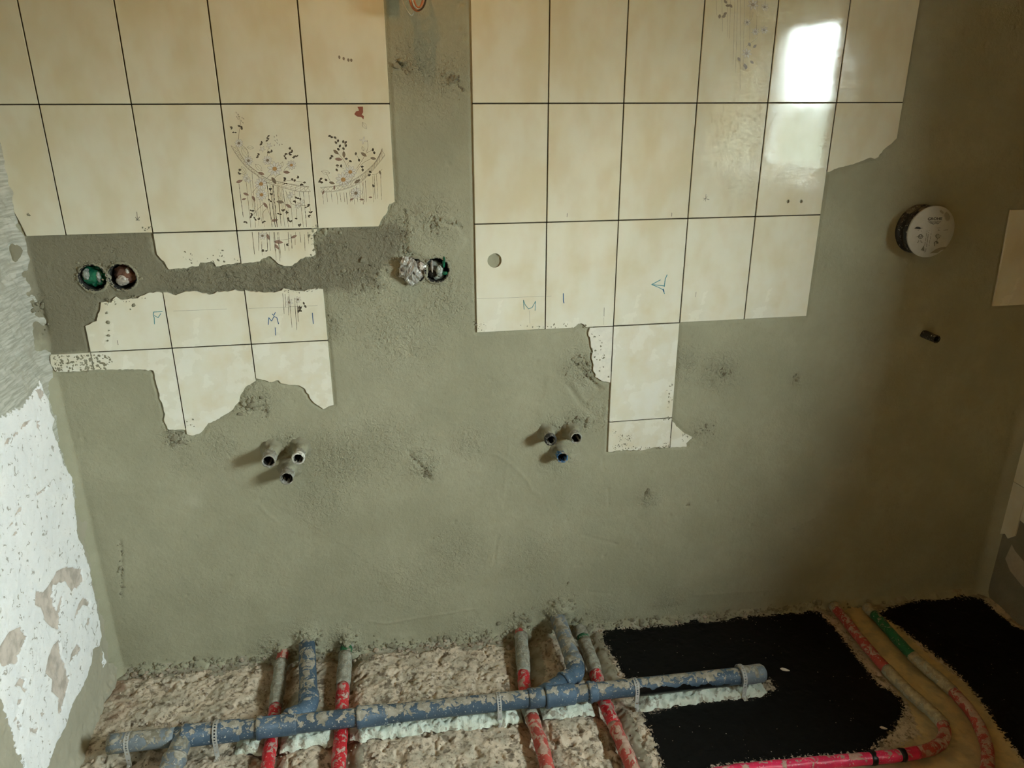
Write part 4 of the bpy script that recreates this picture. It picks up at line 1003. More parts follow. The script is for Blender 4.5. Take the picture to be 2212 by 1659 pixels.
pr_.line([C3(1022, 985), C3(1012, 1030), C3(985, 1040)], .0014, 1); pr_.line([C3(1070, 985), C3(1075, 1030), C3(1110, 1033)], .0014, 1)
for x_, y_ in ((1010, 752), (1085, 765), (1220, 765), (1270, 755)): pr_.line([C3(x_ - 8, y_), C3(x_ + 10, y_)], .0014, 1)
for j, (xa, ya, xb, yb) in enumerate(((1218, 790, 1165, 1115), (1258, 790, 1212, 1140), (1320, 820, 1265, 1130), (1240, 900, 1205, 1140))):
    for i in range(15):
        if (i * 7 + j * 3) % 5: pr_.line([C3(xa + (xb - xa) * i / 15, ya + (yb - ya) * i / 15), C3(xa + (xb - xa) * (i + .8) / 15, ya + (yb - ya) * (i + .8) / 15)], .0014, 1)
pr_.poly([C3(1150, 1105), C3(1155, 1240), C3(1070, 1220)], 1); pr_.line([C3(1195, 1180), C3(1190, 1240), C3(1165, 1270)], .0016, 1)
ringp(1480, 885, 48, .0022, 1, a0=.6, a1=5.4); pr_.line([C3(1420, 880), C3(1560, 880)], .0018, 1); pr_.line([C3(1475, 930), C3(1450, 1010)], .0014, 1); ringp(1440, 1055, 42, .0024, 1, a0=3.0, a1=6.4); pr_.line([C3(1395, 1060), C3(1405, 1125)], .002, 1); pr_.line([C3(1445, 1020), C3(1450, 1060), C3(1490, 1040)], .002, 1)
pr_.line([C3(1480, 740), C3(1535, 745)], .0014, 1); pr_.line([C3(1460, 690), C3(1545, 685)], .0008, 1); pr_.line([C3(1615, 745), C3(1720, 735)], .0014, 1); pr_.line([C3(1490, 720), C3(1490, 765)], .001, 1)
for ptl in ([(1520, 280), (1560, 265), (1610, 300), (1620, 345), (1590, 355), (1545, 320)], [(1640, 390), (1650, 330), (1690, 300), (1740, 350), (1775, 420), (1770, 480), (1730, 520), (1680, 520), (1650, 470)], [(1280, 1300), (1370, 1240), (1440, 1190), (1560, 1150), (1640, 1140), (1700, 1150), (1650, 1190), (1540, 1230), (1480, 1280), (1380, 1285)]):
    pr_.poly([C3(a, b) for a, b in ptl], 2)
me = pr_.mb.mesh('label_print'); local(box, me); link('label_print', me, [M_INK, M_INKG, M_WORN], cap, False)

# ------------------------------------------------------------------ floral prints and pen marks on the tiles
M_FD = flat('print_dark', (0.045, 0.038, 0.024), .35, var=.1); M_FB = flat('print_brown', (0.24, 0.19, 0.13), .3); M_FW = flat('print_white', (0.66, 0.635, 0.55), .25, var=.05)
M_FO = flat('print_orange', (0.46, 0.27, 0.11), .3); M_FM = flat('print_mauve', (0.30, 0.19, 0.14), .3); M_FL2 = flat('print_line', (0.33, 0.28, 0.20), .3)
FM = [M_FD, M_FB, M_FW, M_FO, M_FM, M_FL2]
def inside_poly(poly):
    P_ = poly
    def f(p):
        c_ = False; n = len(P_)
        for i in range(n):
            a, b = P_[i], P_[(i + 1) % n]
            if (a[1] > p[1]) != (b[1] > p[1]) and p[0] < (b[0] - a[0]) * (p[1] - a[1]) / (b[1] - a[1]) + a[0]: c_ = not c_
        return c_
    return f
def find_tile(px, py):
    p = wp(px, py, -TF)
    for c, r, poly, o, inf in TOBJ:
        if inside_poly(poly)(p): return poly, o, inf
    raise ValueError((px, py))
def tile_print(px, py):
    poly, o, (cx, cz, ta, tb) = find_tile(px, py)
    p_ = Print(lambda p, l: (p[0] - cx, -(TF) + ta * (p[0] - cx) + tb * (p[1] - cz) - .00025 - l * .00008, p[1] - cz), inside_poly(poly)); p_.o = o; return p_
def finish(p_, name, mats):
    if p_.mb.f: link(name, p_.mb.mesh(name), mats, p_.o, False)
class Floral:
    def __init__(s, P, x0, y0, w): s.P = P; s.k = w / 2212.; s.x0 = x0; s.y0 = y0; s.r = random.Random(int(x0 + y0))
    def pt(s, a, b): return wp(s.x0 + a * s.k, s.y0 + b * s.k, -TF)
    def leaf(s, x, y, ang=None, L=34, w=.42, mi=0, vein=True):
        ang = s.r.uniform(0, 6.28) if ang is None else ang
        c_, sn = math.cos(ang), math.sin(ang); q = []
        for t, h in ((0, 0), (.25, .8), (.55, 1), (.8, .6), (1, 0), (.8, -.6), (.55, -1), (.25, -.8)):
            u, v = (t - .5) * L, h * w * L / 2; q.append(s.pt(x + u * c_ - v * sn, y + u * sn + v * c_))
        s.P.poly(q, mi)
        if vein: s.P.line([s.pt(x - .4 * L * c_, y - .4 * L * sn), s.pt(x + .3 * L * c_, y + .3 * L * sn)], .00055, 5 if mi == 0 else 1, 1)
    def outline(s, x, y, ang, L, mi=5):
        c_, sn = math.cos(ang), math.sin(ang); q = []
        for t, h in ((0, 0), (.25, .8), (.55, 1), (.8, .6), (1, 0), (.8, -.6), (.55, -1), (.25, -.8), (0, 0)):
            u, v = (t - .5) * L, h * .24 * L; q.append(s.pt(x + u * c_ - v * sn, y + u * sn + v * c_))
        s.P.line(q, .0006, mi); s.P.line([q[0], q[4]], .0005, mi)
    def cluster(s, x, y, n=3, L=32):
        for i in range(n):
            a = s.r.uniform(0, 6.28); s.leaf(x + 15 * math.cos(a), y + 15 * math.sin(a), a, L * s.r.uniform(.8, 1.15), .55)
    def daisy(s, x, y, R, core=3, n=10):
        for i in range(n):
            a = 2 * math.pi * i / n + .2
            s.leaf(x + R * .62 * math.cos(a), y + R * .62 * math.sin(a), a, R * .8, .5, 2, False)
            q = []
            for t, h in ((.1, -.7), (.5, -1), (.9, -.5), (1, 0), (.9, .5), (.5, 1), (.1, .7)):
                u, v = R * (.22 + .8 * t), h * .2 * R; q.append(s.pt(x + u * math.cos(a) - v * math.sin(a), y + u * math.sin(a) + v * math.cos(a)))
            s.P.line(q, .00045, 5, 1)
        s.P.poly([s.pt(x + R * .32 * math.cos(k * .6283), y + R * .30 * math.sin(k * .6283)) for k in range(10)], core, 2)
    def curve(s, pts, w=.0007, mi=1, n=6):
        q = smooth_path([np.array([a, b, 0.]) for a, b in pts], n); s.P.line([s.pt(p[0], p[1]) for p in q], w, mi)
    def band(s, A, B, n=16):
        a_ = smooth_path([np.array([p[0], p[1], 0.]) for p in A], 8); b_ = smooth_path([np.array([p[0], p[1], 0.]) for p in B], 8)
        for l in (a_, b_):
            s.P.line([s.pt(p[0], p[1]) for p in l], .0008, 5); s.P.line([s.pt(p[0] + 3, p[1] + 9) for p in l], .0005, 5)
        def at(l, t): i = t * (len(l) - 1); k = min(int(i), len(l) - 2); return l[k] * (1 - i + k) + l[k + 1] * (i - k)
        for i in range(n):
            s.P.line([s.pt(*at(a_, i / n)[:2]), s.pt(*at(b_, (i + 1) / n)[:2])], .0006, 5); s.P.line([s.pt(*at(b_, i / n)[:2]), s.pt(*at(a_, (i + 1) / n)[:2])], .0006, 5)
    def strand(s, xa, ya, xb, yb, w=.0009, mi=1):
        n = max(2, int(abs(yb - ya) / 22))
        for i in range(n):
            t0, t1 = i / n, (i + .96) / n
            s.P.line([s.pt(xa + (xb - xa) * t0, ya + (yb - ya) * t0), s.pt(xa + (xb - xa) * t1, ya + (yb - ya) * t1)], w * s.r.uniform(.6, 1.15), mi if s.r.random() < .8 else 5)
P2 = tile_print(585, 260); F = Floral(P2, 480, 220, 380)
for a in ((210, 1030, 265, 1450, .0011, 0), (300, 990, 360, 1580, .0008, 1), (350, 980, 392, 1400, .0007, 5), (375, 880, 420, 1580, .0009, 1), (455, 940, 492, 1500, .0007, 1), (400, 1200, 432, 1440, .0009, 0), (560, 1010, 628, 1575, .0011, 0), (600, 1040, 668, 1575, .0012, 0), (640, 1050, 692, 1575, .0016, 0), (628, 1040, 660, 1480, .0012, 1), (690, 1070, 742, 1560, .001, 0), (705, 1070, 730, 1400, .0008, 1), (720, 1080, 790, 1575, .0007, 1), (760, 1090, 835, 1575, .0009, 0), (740, 1080, 770, 1330, .0007, 1), (850, 1130, 890, 1575, .0009, 1), (800, 1110, 845, 1500, .0006, 5), (910, 1120, 942, 1480, .0008, 1), (970, 1130, 1022, 1575, .0008, 1), (1020, 1130, 1062, 1575, .001, 0), (1085, 1130, 1118, 1460, .0008, 1), (480, 1000, 530, 1575, .0006, 5), (430, 1100, 460, 1560, .0006, 5)): F.strand(*a)
F.band([(180, 560), (250, 690), (330, 790), (430, 870), (560, 960), (700, 1000), (850, 1030), (1000, 1055), (1090, 1065)], [(110, 550), (170, 650), (260, 770), (340, 850), (430, 915), (540, 1000), (680, 1050), (800, 1085), (950, 1120), (1110, 1125)], 22)
for a in ([(205, 500), (210, 400), (230, 260), (190, 150)], [(330, 700), (310, 600), (240, 540)], [(570, 690), (570, 620), (600, 540)], [(770, 880), (800, 830), (850, 800)], [(560, 960), (640, 890), (700, 870)], [(380, 1140), (440, 1070), (500, 1010)], [(360, 1450), (460, 1340), (520, 1280)], [(560, 1320), (600, 1420), (640, 1500)], [(700, 1180), (790, 1290), (870, 1340)], [(760, 1000), (880, 990), (1000, 1010), (1060, 1030)], [(640, 980), (690, 930), (740, 910)], [(800, 1120), (850, 1250), (920, 1300), (1060, 1300)], [(210, 890), (280, 920), (330, 980)], [(500, 1520), (510, 1400), (560, 1340)]): F.curve(a)
for x_, y_ in ((175, 135), (205, 160), (185, 190), (200, 215), (240, 240), (270, 212), (262, 262), (215, 185), (250, 200), (655, 440), (685, 425), (665, 490), (690, 480), (655, 545), (690, 520), (720, 540), (750, 535)): F.leaf(x_, y_, F.r.uniform(.4, 1.6), 26, .28)
for x_, y_ in ((128, 325), (155, 382), (225, 310), (248, 350), (570, 440), (575, 480), (500, 525), (470, 660), (452, 702), (628, 630), (595, 645), (790, 650), (842, 662), (860, 597), (885, 628), (790, 695), (912, 702), (938, 690), (772, 980), (800, 962), (888, 962), (906, 1002), (966, 950), (1050, 1010), (1000, 1030), (795, 1022), (372, 1370), (380, 1420), (352, 1460), (408, 1470), (296, 1505), (470, 1482), (518, 1502), (765, 1375), (718, 1412), (800, 1392), (832, 1482), (878, 1492), (945, 1470), (958, 1540), (985, 1530), (940, 1212), (985, 1210), (918, 1242), (1075, 1290), (1065, 1322), (1110, 1395), (1085, 1425), (215, 870), (205, 905), (600, 1110), (610, 1170), (600, 1240)): F.cluster(x_, y_, 2, 38)
for x_, y_ in ((505, 595), (590, 550), (300, 940), (330, 985), (285, 965), (870, 1160), (850, 1190), (970, 1290), (1000, 1262), (950, 1310)): F.daisy(x_, y_, 38, 2, 5)
for x_, y_, R, c_ in ((570, 735, 62, 1), (870, 795, 60, 3), (660, 842, 92, 3), (490, 1032, 80, 3), (495, 1168, 72, 3), (210, 520, 54, 1), (330, 740, 58, 1)): F.daisy(x_, y_, R, c_)
for x_, y_, a, L in ((810, 885, .1, 90), (215, 1000, -.3, 90), (300, 1160, .4, 80), (275, 1222, -.2, 60), (395, 1215, 1.1, 80), (730, 1258, .1, 100), (835, 1310, .6, 90), (650, 990, 1.0, 110), (490, 900, .3, 90), (660, 1490, -.2, 90), (545, 1300, .9, 90)): F.leaf(x_, y_, a, L, .42, 4 if L < 95 else 1)
for x_, y_, a, L in ((270, 860, 1.0, 110), (460, 825, .8, 120), (355, 575, .1, 85), (745, 795, -1.2, 90), (290, 640, 1.0, 160)): F.outline(x_, y_, a, L)
finish(P2, 'floral_print', FM)
P3 = tile_print(760, 260); F = Floral(P3, 480, 220, 380)
for i, x_ in enumerate((1262, 1312, 1370, 1440, 1480, 1528, 1560, 1600, 1622, 1650, 1690, 1730, 1760, 1775, 1800, 1890, 1910, 1940, 1990)):
    y_ = 1140 - max(0, (x_ - 1560)) * .62; F.strand(x_, y_, x_ + 14, 1290 - (30 if i % 3 else 0) - max(0, x_ - 1800) * .3, .0008, i % 2)
F.band([(1235, 1075), (1400, 1060), (1560, 1020), (1700, 950), (1820, 860), (1920, 760), (1990, 640), (2010, 585)], [(1240, 1130), (1420, 1120), (1580, 1080), (1720, 1020), (1830, 920), (1940, 800), (2045, 665)], 18)
for a in ([(1360, 1000), (1320, 920), (1300, 880)], [(1570, 820), (1530, 740), (1450, 640), (1400, 610)], [(1690, 840), (1780, 700), (1830, 580), (1825, 480)], [(1610, 1000), (1750, 790), (1880, 710)], [(1600, 830), (1580, 780), (1610, 745)], [(1720, 720), (1690, 670)], [(1530, 690), (1525, 590), (1545, 520)], [(1440, 480), (1400, 445), (1350, 425)], [(1530, 840), (1480, 820), (1440, 830)], [(1820, 640), (1870, 615), (1900, 610)], [(1880, 920), (1950, 900), (2010, 850)]): F.curve(a)
for x_, y_ in ((1350, 430), (1375, 442), (1420, 450), (1430, 512), (1456, 490), (1522, 500), (1552, 510), (1556, 550), (1480, 555), (1525, 588), (1460, 597), (1362, 708), (1380, 682), (1448, 800), (1496, 806), (1440, 857), (1680, 652), (1720, 732), (1612, 746), (1560, 716), (1760, 815), (1766, 856), (1895, 602), (1912, 640), (1242, 968), (1250, 1012), (1305, 982), (1224, 1000), (1862, 882), (1850, 922), (1900, 1055)): F.leaf(x_, y_, None, 44, .62)
for x_, y_, a, L in ((1430, 632, .7, 90), (1530, 662, 1.5, 90), (1780, 662, .6, 90), (1900, 712, .2, 80), (1380, 1020, .3, 80), (1700, 1000, -.6, 90), (1985, 890, 1.2, 60)): F.leaf(x_, y_, a, L, .45, 1)
for x_, y_, a, L in ((1462, 722, .1, 100), (1270, 1140, 1.9, 60), (1410, 1080, 1.6, 60), (1630, 1225, -.4, 60), (1755, 1228, .1, 60), (1865, 1200, 0, 50)): F.leaf(x_, y_, a, L, .42, 4)
for x_, y_, a, L in ((1300, 885, .2, 110), (1790, 300, 1.0, 100), (1770, 590, 1.2, 60)): F.outline(x_, y_, a, L)
for x_, y_, R, c_ in ((1610, 882, 80, 3), (1522, 978, 95, 3), (1682, 1148, 72, 1)): F.daisy(x_, y_, R, c_)
F.daisy(1775, 487, 48, 2, 4)
finish(P3, 'floral_print', FM)
q = tile_print(780, 232); q.poly([wp(a, b, -TF) for a, b in crop(480, 220, 380, [(1700, 62), (1770, 60), (1772, 130), (1755, 160), (1782, 182), (1776, 222), (1750, 190), (1700, 187), (1660, 155), (1682, 120), (1722, 110)])], 0)
finish(q, 'red_paint_chip', flat('red_brown_paint', (0.26, 0.085, 0.05), .6))
P4 = tile_print(600, 510); F = Floral(P4, 450, 400, 560)
for a in ((375, 400, 395, 590), (430, 400, 432, 560), (455, 480, 460, 600), (500, 400, 505, 560), (520, 400, 530, 560), (565, 400, 580, 640), (590, 400, 612, 650), (600, 400, 618, 620), (555, 400, 570, 560), (650, 500, 655, 560), (680, 400, 690, 560), (705, 420, 715, 540), (740, 440, 742, 510), (780, 400, 790, 490), (820, 420, 826, 560), (850, 400, 856, 500)): F.strand(*a, .001, 0)
for x_, y_, R in ((462, 432, 36),): F.daisy(x_, y_, R, 1, 7)
for x_, y_, a, L in ((510, 440, 1.2, 60), (600, 485, .1, 80), (585, 525, .9, 60), (730, 440, -.4, 60)): F.leaf(x_, y_, a, L, .4, 4)
F.curve([(600, 470), (680, 460), (740, 430), (745, 400)])
F.cluster(480, 562, 3, 28); F.cluster(660, 510, 2, 24); finish(P4, 'floral_print', FM)
P5 = tile_print(620, 700); F = Floral(P5, 450, 400, 560)
for a in ((635, 925, 648, 1100), (655, 930, 660, 1040), (688, 930, 714, 1215), (680, 950, 686, 1110), (735, 960, 755, 1235), (755, 960, 768, 1165)): F.strand(*a, .001, 0)
F.daisy(690, 1000, 34, 1, 6); F.daisy(765, 975, 28, 1, 6); F.cluster(775, 1060, 4, 32); F.cluster(820, 1022, 2, 28)
B5 = lambda *p: [wp(a, b, -TF) for a, b in crop(450, 400, 560, p)]
finish(P5, 'floral_print', FM)
P6 = tile_print(760, 100); F = Floral(P6, 450, 0, 560)
for x_, y_ in ((1118, 488), (1155, 500), (1195, 512), (1220, 514)): F.leaf(x_, y_, 1.4, 34, .6, 1)
finish(P6, 'floral_print', FM)
P7 = tile_print(1590, 60); F = Floral(P7, 1500, 0, 560)
for a in ((180, -200, 190, 130), (230, -200, 240, 270), (280, -200, 285, 320), (310, -100, 300, 330), (350, -200, 330, 550), (375, -150, 350, 620), (395, -200, 390, 770), (430, -100, 415, 600), (480, -200, 470, 350), (540, -100, 530, 260), (610, -100, 600, 80)): F.strand(*a, .0008, 5)
for x_, y_ in ((285, 48), (310, 50), (215, 140), (250, 140), (262, 118), (470, 380), (515, 395), (380, 505), (490, 530), (440, 575), (430, 560), (265, 15)): F.leaf(x_, y_, None, 40, .6, 1)
for x_, y_, R in ((500, 40, 48), (450, 190, 32), (445, 455, 44), (520, 270, 34), (595, 255, 34), (600, 60, 34)): F.daisy(x_, y_, R, 1, 7)
F.curve([(440, 400), (490, 360), (540, 320)]); F.curve([(500, 100), (490, 160), (460, 190)])
finish(P7, 'floral_print', FM)
# pen marks
M_PENB = flat('blue_pen', (0.02, 0.10, 0.24), .6); M_PENT = flat('teal_pen', (0.10, 0.28, 0.30), .6); M_PENC = flat('pencil', (0.15, 0.14, 0.11), .7); M_PENF = flat('faint_pencil', (0.38, 0.36, 0.28), .7)
def pen(px, py, cropf, strokes, name='pen_mark'):
    p_ = tile_print(px, py); mats = [M_PENB, M_PENT, M_PENC, M_PENF]
    for w_, mi, pts in strokes: p_.line([wp(a, b, -TF) for a, b in cropf(pts)], w_ * 1.45, mi)
    finish(p_, name, mats)
pen(620, 700, C6, [(.0013, 0, [(512, 1190), (516, 1130), (540, 1160), (560, 1120), (585, 1130), (600, 1185)]), (.0013, 0, [(545, 1100), (558, 1112), (572, 1085)]), (.0012, 0, [(570, 1215), (574, 1280), (578, 1345)]), (.0013, 0, [(888, 1090), (892, 1140), (896, 1182)]), (.0006, 3, [(345, 1052), (600, 1043), (830, 1032), (930, 1026)])])
pen(320, 700, C5, [(.0014, 1, [(1318, 1185), (1316, 1130), (1308, 1108), (1312, 1082), (1385, 1078)]), (.0012, 1, [(1316, 1112), (1350, 1130), (1372, 1095)]), (.0009, 2, [(1002, 1325), (1008, 1362)])])
pen(450, 700, C5, [(.0006, 3, [(1480, 1074), (1700, 1066), (1935, 1056)])])
pen(1100, 600, C7, [(.0012, 1, [(522, 1060), (516, 980), (530, 1020), (560, 1055), (590, 1045), (612, 1005), (620, 990), (616, 1070)]), (.0006, 3, [(120, 968), (400, 960), (695, 947)]), (.0006, 3, [(568, 1070), (570, 1180)])])
pen(1250, 600, C7, [(.0018, 0, [(856, 925), (857, 985), (862, 1005)]), (.0008, 2, [(1205, 1045), (1204, 1118)]), (.0006, 3, [(715, 947), (755, 945)]), (.0005, 3, [(1202, 1130), (1200, 1190)])])
pen(1400, 600, C7, [(.0016, 1, [(1685, 808), (1640, 832), (1610, 848), (1670, 854), (1722, 860)]), (.0014, 1, [(1610, 848), (1670, 872), (1712, 895)]), (.0018, 1, [(1742, 765), (1726, 800), (1718, 865)]), (.0026, 0, [(1708, 888), (1714, 908)]), (.0014, 1, [(1712, 905), (1720, 926)])])
pen(1530, 600, C7, [(.0008, 2, [(1990, 912), (1984, 955)])])
pen(1400, 420, C7, [(.0010, 2, [(1782, 236), (1780, 266)])]); pen(1250, 420, C7, [(.0009, 2, [(891, 240), (888, 270)])])
pen(1560, 420, C7, [(.0007, 2, [(2050, 110), (2102, 124)]), (.0007, 2, [(2074, 78), (2070, 138)]), (.0007, 2, [(2054, 128), (2085, 95)])])
pen(230, 450, C5, [(.0009, 2, [(1168, 228), (1172, 290)]), (.0009, 2, [(1155, 272), (1173, 298), (1192, 270)]), (.0009, 2, [(1160, 298), (1192, 298)])])
# dried plaster left on the tiles
def smear(pts, lift=.0016, name='plaster_smear', mat=None, amp=.0012):
    q = W(pts); rr = random.Random(int(pts[0][0])); out = []
    for i in range(len(q)):
        a, b = q[i], q[(i + 1) % len(q)]; k = max(1, int(math.dist(a, b) / .004))
        for j in range(k): out.append((a[0] + (b[0] - a[0]) * j / k + rr.uniform(-amp, amp), a[1] + (b[1] - a[1]) * j / k + rr.uniform(-amp, amp)))
    cx = sum(p[0] for p in out) / len(out); cz = sum(p[1] for p in out) / len(out); n = len(out)
    mb = MB(); inn = [(cx + (p[0] - cx) * .8, cz + (p[1] - cz) * .8) for p in out]
    vs_ = [(p[0], -TF + .0012, p[1]) for p in out] + [(p[0], -TF - lift * rr.uniform(.6, 1.1), p[1]) for p in inn] + [(cx, -TF - lift, cz)]
    ar = sum(out[i][0] * out[(i + 1) % n][1] - out[(i + 1) % n][0] * out[i][1] for i in range(n))
    f_ = [(i, (i + 1) % n, n + (i + 1) % n, n + i) for i in range(n)] + [(n + i, n + (i + 1) % n, 2 * n) for i in range(n)]
    if ar < 0: f_ = [t[::-1] for t in f_]
    mb.add(vs_, f_); link(name, mb.mesh(name), mat or M_PL, wall_back)
def blotch(pts, n, size, seed=1, mat=None):
    """dried plaster left as a rash of small ragged scabs inside the outline"""
    q = W(pts); ins = inside_poly(q); r = random.Random(seed); mb = MB(); k = 0
    x0, x1 = min(p[0] for p in q), max(p[0] for p in q); z0, z1 = min(p[1] for p in q), max(p[1] for p in q)
    for _ in range(n * 12):
        if k >= n: break
        p = (r.uniform(x0, x1), r.uniform(z0, z1))
        if not ins(p): continue
        k += 1; m_ = 9; R_ = size * r.uniform(.35, 1.5); an = r.uniform(0, 3.14); el = r.uniform(.4, 1)
        ring_ = []
        for j in range(m_):
            t = 2 * math.pi * j / m_; rr_ = R_ * r.uniform(.55, 1.25); u, v = rr_ * math.cos(t), rr_ * el * math.sin(t)
            ring_.append((p[0] + u * math.cos(an) - v * math.sin(an), p[1] + u * math.sin(an) + v * math.cos(an)))
        vs_ = [(c_[0], -TF + .0006, c_[1]) for c_ in ring_] + [(p[0], -TF - .0014 * r.uniform(.7, 1.3), p[1])]
        mb.add(vs_, [(j, (j + 1) % m_, m_) for j in range(m_)])
    o_ = link('plaster_scabs', mb.mesh('plaster_scabs'), mat or M_PL, wall_back); o_['kind'] = 'stuff'
blotch(C5([(430, 1450), (640, 1450), (880, 1440), (960, 1475), (960, 1560), (860, 1570), (720, 1580), (480, 1590)]), 170, .0042, 1)
for x_, y_, r_ in ((910, 1090, 16), (925, 1170, 22), (930, 1240, 9), (925, 1280, 17), (920, 1325, 11), (1140, 1025, 24), (1115, 1060, 10)):
    smear(C5([(x_ + r_ * math.cos(k), y_ + r_ * .8 * math.sin(k)) for k in (0, 1, 2, 3, 4, 5)]), .0012)
blotch(C5([(1200, 355), (1290, 350), (1295, 385), (1225, 390)]), 14, .003, 2); blotch(C5([(225, 225), (262, 255), (255, 300), (235, 270)]), 6, .003, 3)
blotch(C6([(880, 345), (930, 335), (945, 375), (900, 385)]), 14, .003, 4)
blotch(C3B([(1330, 550), (1440, 550), (1440, 605), (1330, 605)]), 30, .0025, 5); blotch(C3B([(1255, 640), (1400, 625), (1560, 660), (1770, 640), (1770, 660), (1530, 684), (1255, 696)]), 70, .0028, 6); blotch(C3B([(1690, 640), (1750, 590), (1772, 660), (1720, 666)]), 20, .0025, 7); blotch(C3B([(1690, 405), (1775, 385), (1772, 440), (1705, 425)]), 16, .0025, 8); blotch(C3B([(1255, 425), (1310, 418), (1310, 445), (1255, 445)]), 8, .002, 9); blotch(C3B([(1255, 500), (1320, 510), (1330, 560), (1255, 560)]), 10, .002, 10); blotch(C3B([(1740, 150), (1795, 100), (1790, 260), (1745, 330)]), 16, .0028, 11)
blotch(C3B([(1860, 520), (1965, 575), (1905, 630), (1850, 655)]), 14, .003, 12)
blotch(C1B([(1400, 590), (1580, 590), (1600, 720), (1480, 720)]), 60, .0028, 13)
blotch(C1B([(1590, 500), (1680, 490), (1700, 560), (1590, 560)]), 10, .003, 14)
blotch(C7([(1090, 1240), (1190, 1230), (1210, 1500), (1250, 1640), (1110, 1560)]), 26, .0035, 15); blotch(C7([(100, 1160), (200, 1170), (220, 1245), (100, 1245)]), 24, .003, 16); blotch(C7([(440, 1195), (1080, 1180), (1080, 1215), (440, 1225)]), 24, .003, 17)
blotch(C5([(1560, 560), (1900, 540), (2050, 600), (2050, 655), (1860, 670), (1560, 690)]), 26, .003, 18); blotch(C5([(870, 980), (1250, 935), (1250, 985), (880, 1030)]), 26, .003, 19); blotch(C6([(620, 880), (900, 870), (960, 900), (640, 930)]), 20, .003, 20); blotch(C6([(880, 400), (920, 390), (915, 600), (870, 610)]), 16, .003, 21)

# ------------------------------------------------------------------ socket boxes with packing stuffed in
M_CUP = flat('black_box_plastic', (0.02, 0.02, 0.018), .5)
M_CUPG = flat('grey_box_plastic', (0.30, 0.29, 0.24), .6)
def double_box(cs, label):
    mx_ = (cs[0][0] + cs[1][0]) / 2; mz = (cs[0][1] + cs[1][1]) / 2
    o = thing('socket_box', (mx_, 0, mz), label, 'socket box', 'double socket boxes set in the plaster')
    for i, (cx, cz) in enumerate(cs):
        mb = MB(); lathe(mb, (cx, 0, cz), (0, 1, 0), [(-.0045, .0345), (-.0055, .0330), (-.004, .0318), (.045, .0310), (.047, .028), (.047, .0003)], 36)
        me = mb.mesh('cup'); local(o, me); link('cup', me, M_CUP, o)
        mb = MB(); lathe(mb, (cx, 0, cz), (0, 1, 0), [(.002, .0405), (-.0035, .0385), (-.0060, .0352), (-.0055, .0330), (0, .0320)], 64, jit=.13, seed=i + int(cx * 100))
        me = mb.mesh('plaster_rim'); local(o, me); link('plaster_rim', me, M_PL, o)
    for dz in (-.012, .012):
        mb = MB(); lathe(mb, (mx_, -.007, mz + dz * .5), (0, -1, 0), [(0, .0038), (.002, .0038), (.002, .002), (0, .0018)], 12); me = mb.mesh('screw_post'); local(o, me); link('screw_post', me, M_CUPG, o)
double_box(SOCK_L, 'double socket box with green and brown bags inside, beside the white wall')
double_box(SOCK_R, 'double socket box with silver foil bulging out, left of the drilled tile')
def plastic(name, col, rough=.22, spec=.6):
    t = NT(name); c_ = t.mix(t.ramp(t.noise(45, 3, .5), .4, .65), tuple(v * .55 for v in col), col); nb = t.bump(t.noise(160, 3), .4, .002)
    return t.done(c_, rough, nb, spec)
M_BG = plastic('green_film', (0.008, 0.15, 0.075)); M_BGW = plastic('clear_film', (0.36, 0.40, 0.35), .25); M_BB = plastic('brown_film', (0.17, 0.075, 0.045), .35); M_BW = plastic('white_film', (0.58, 0.53, 0.46), .3)
M_FOIL = NT('silver_foil'); M_FOIL = M_FOIL.done(M_FOIL.mix(M_FOIL.noise(60, 3), (.40, .39, .35), (.62, .60, .54)), .30, M_FOIL.bump(M_FOIL.noise(120, 4, .6), .6, .003), .6, .35)
def crumple(c, rad, seed, sub=3, amp=.28):
    bm = bmesh.new(); bmesh.ops.create_icosphere(bm, subdivisions=sub, radius=1.0)
    r = np.random.default_rng(seed); N = r.normal(size=(14, 3)); N /= np.linalg.norm(N, axis=1)[:, None]; off = r.uniform(-.4, .4, 14)
    for v in bm.verts:
        p = np.array(v.co); s_ = sum(abs(p @ N[i] + off[i]) for i in range(14)) / 14
        s2 = sum(abs(((p @ N[i]) * 3.1 + off[(i + 3) % 14] * 5) % 1 - .5) for i in range(14)) / 14
        k = 1 + amp * ((s_ - .5) * 2.2 + (s2 - .25) * 3.0)
        v.co = Vector((c[0] + p[0] * rad[0] * k, c[1] + p[1] * rad[1] * k, c[2] + p[2] * rad[2] * k))
    me = bpy.data.meshes.new('film'); bm.to_mesh(me); bm.free(); return me
def wad(name, label, cat, c, pieces, group=None):
    o = thing(name, c, label, cat, group)
    for nm, dc, rad, seed, mat, amp in pieces:
        me = crumple((c[0] + dc[0], c[1] + dc[1], c[2] + dc[2]), rad, seed, 3, amp); me.name = nm; local(o, me); link(nm, me, mat, o, False)
    return o
cL, cR = SOCK_L
wad('crumpled_bag', 'crumpled green and clear plastic bag in the socket box beside the white wall', 'bag', (cL[0], .016, cL[1]), [('green_film', (.001, .004, -.002), (.027, .016, .027), 11, M_BG, .5), ('clear_film', (-.016, -.006, .008), (.009, .010, .014), 12, M_BGW, .6), ('clear_fold', (.010, -.008, .000), (.005, .008, .013), 15, M_BGW, .7), ('green_fold', (.012, -.004, -.014), (.009, .008, .008), 16, M_BG, .6)])
wad('crumpled_bag', 'crumpled brown plastic bag with a pale knot, right of the green bag', 'bag', (cR[0], .016, cR[1]), [('brown_film', (.003, .004, .003), (.027, .016, .026), 21, M_BB, .45), ('pale_knot', (-.004, -.010, -.010), (.015, .010, .013), 22, M_BW, .5), ('pale_fold', (.012, -.008, .012), (.004, .006, .009), 23, M_BW, .7)])
fL, fR = SOCK_R
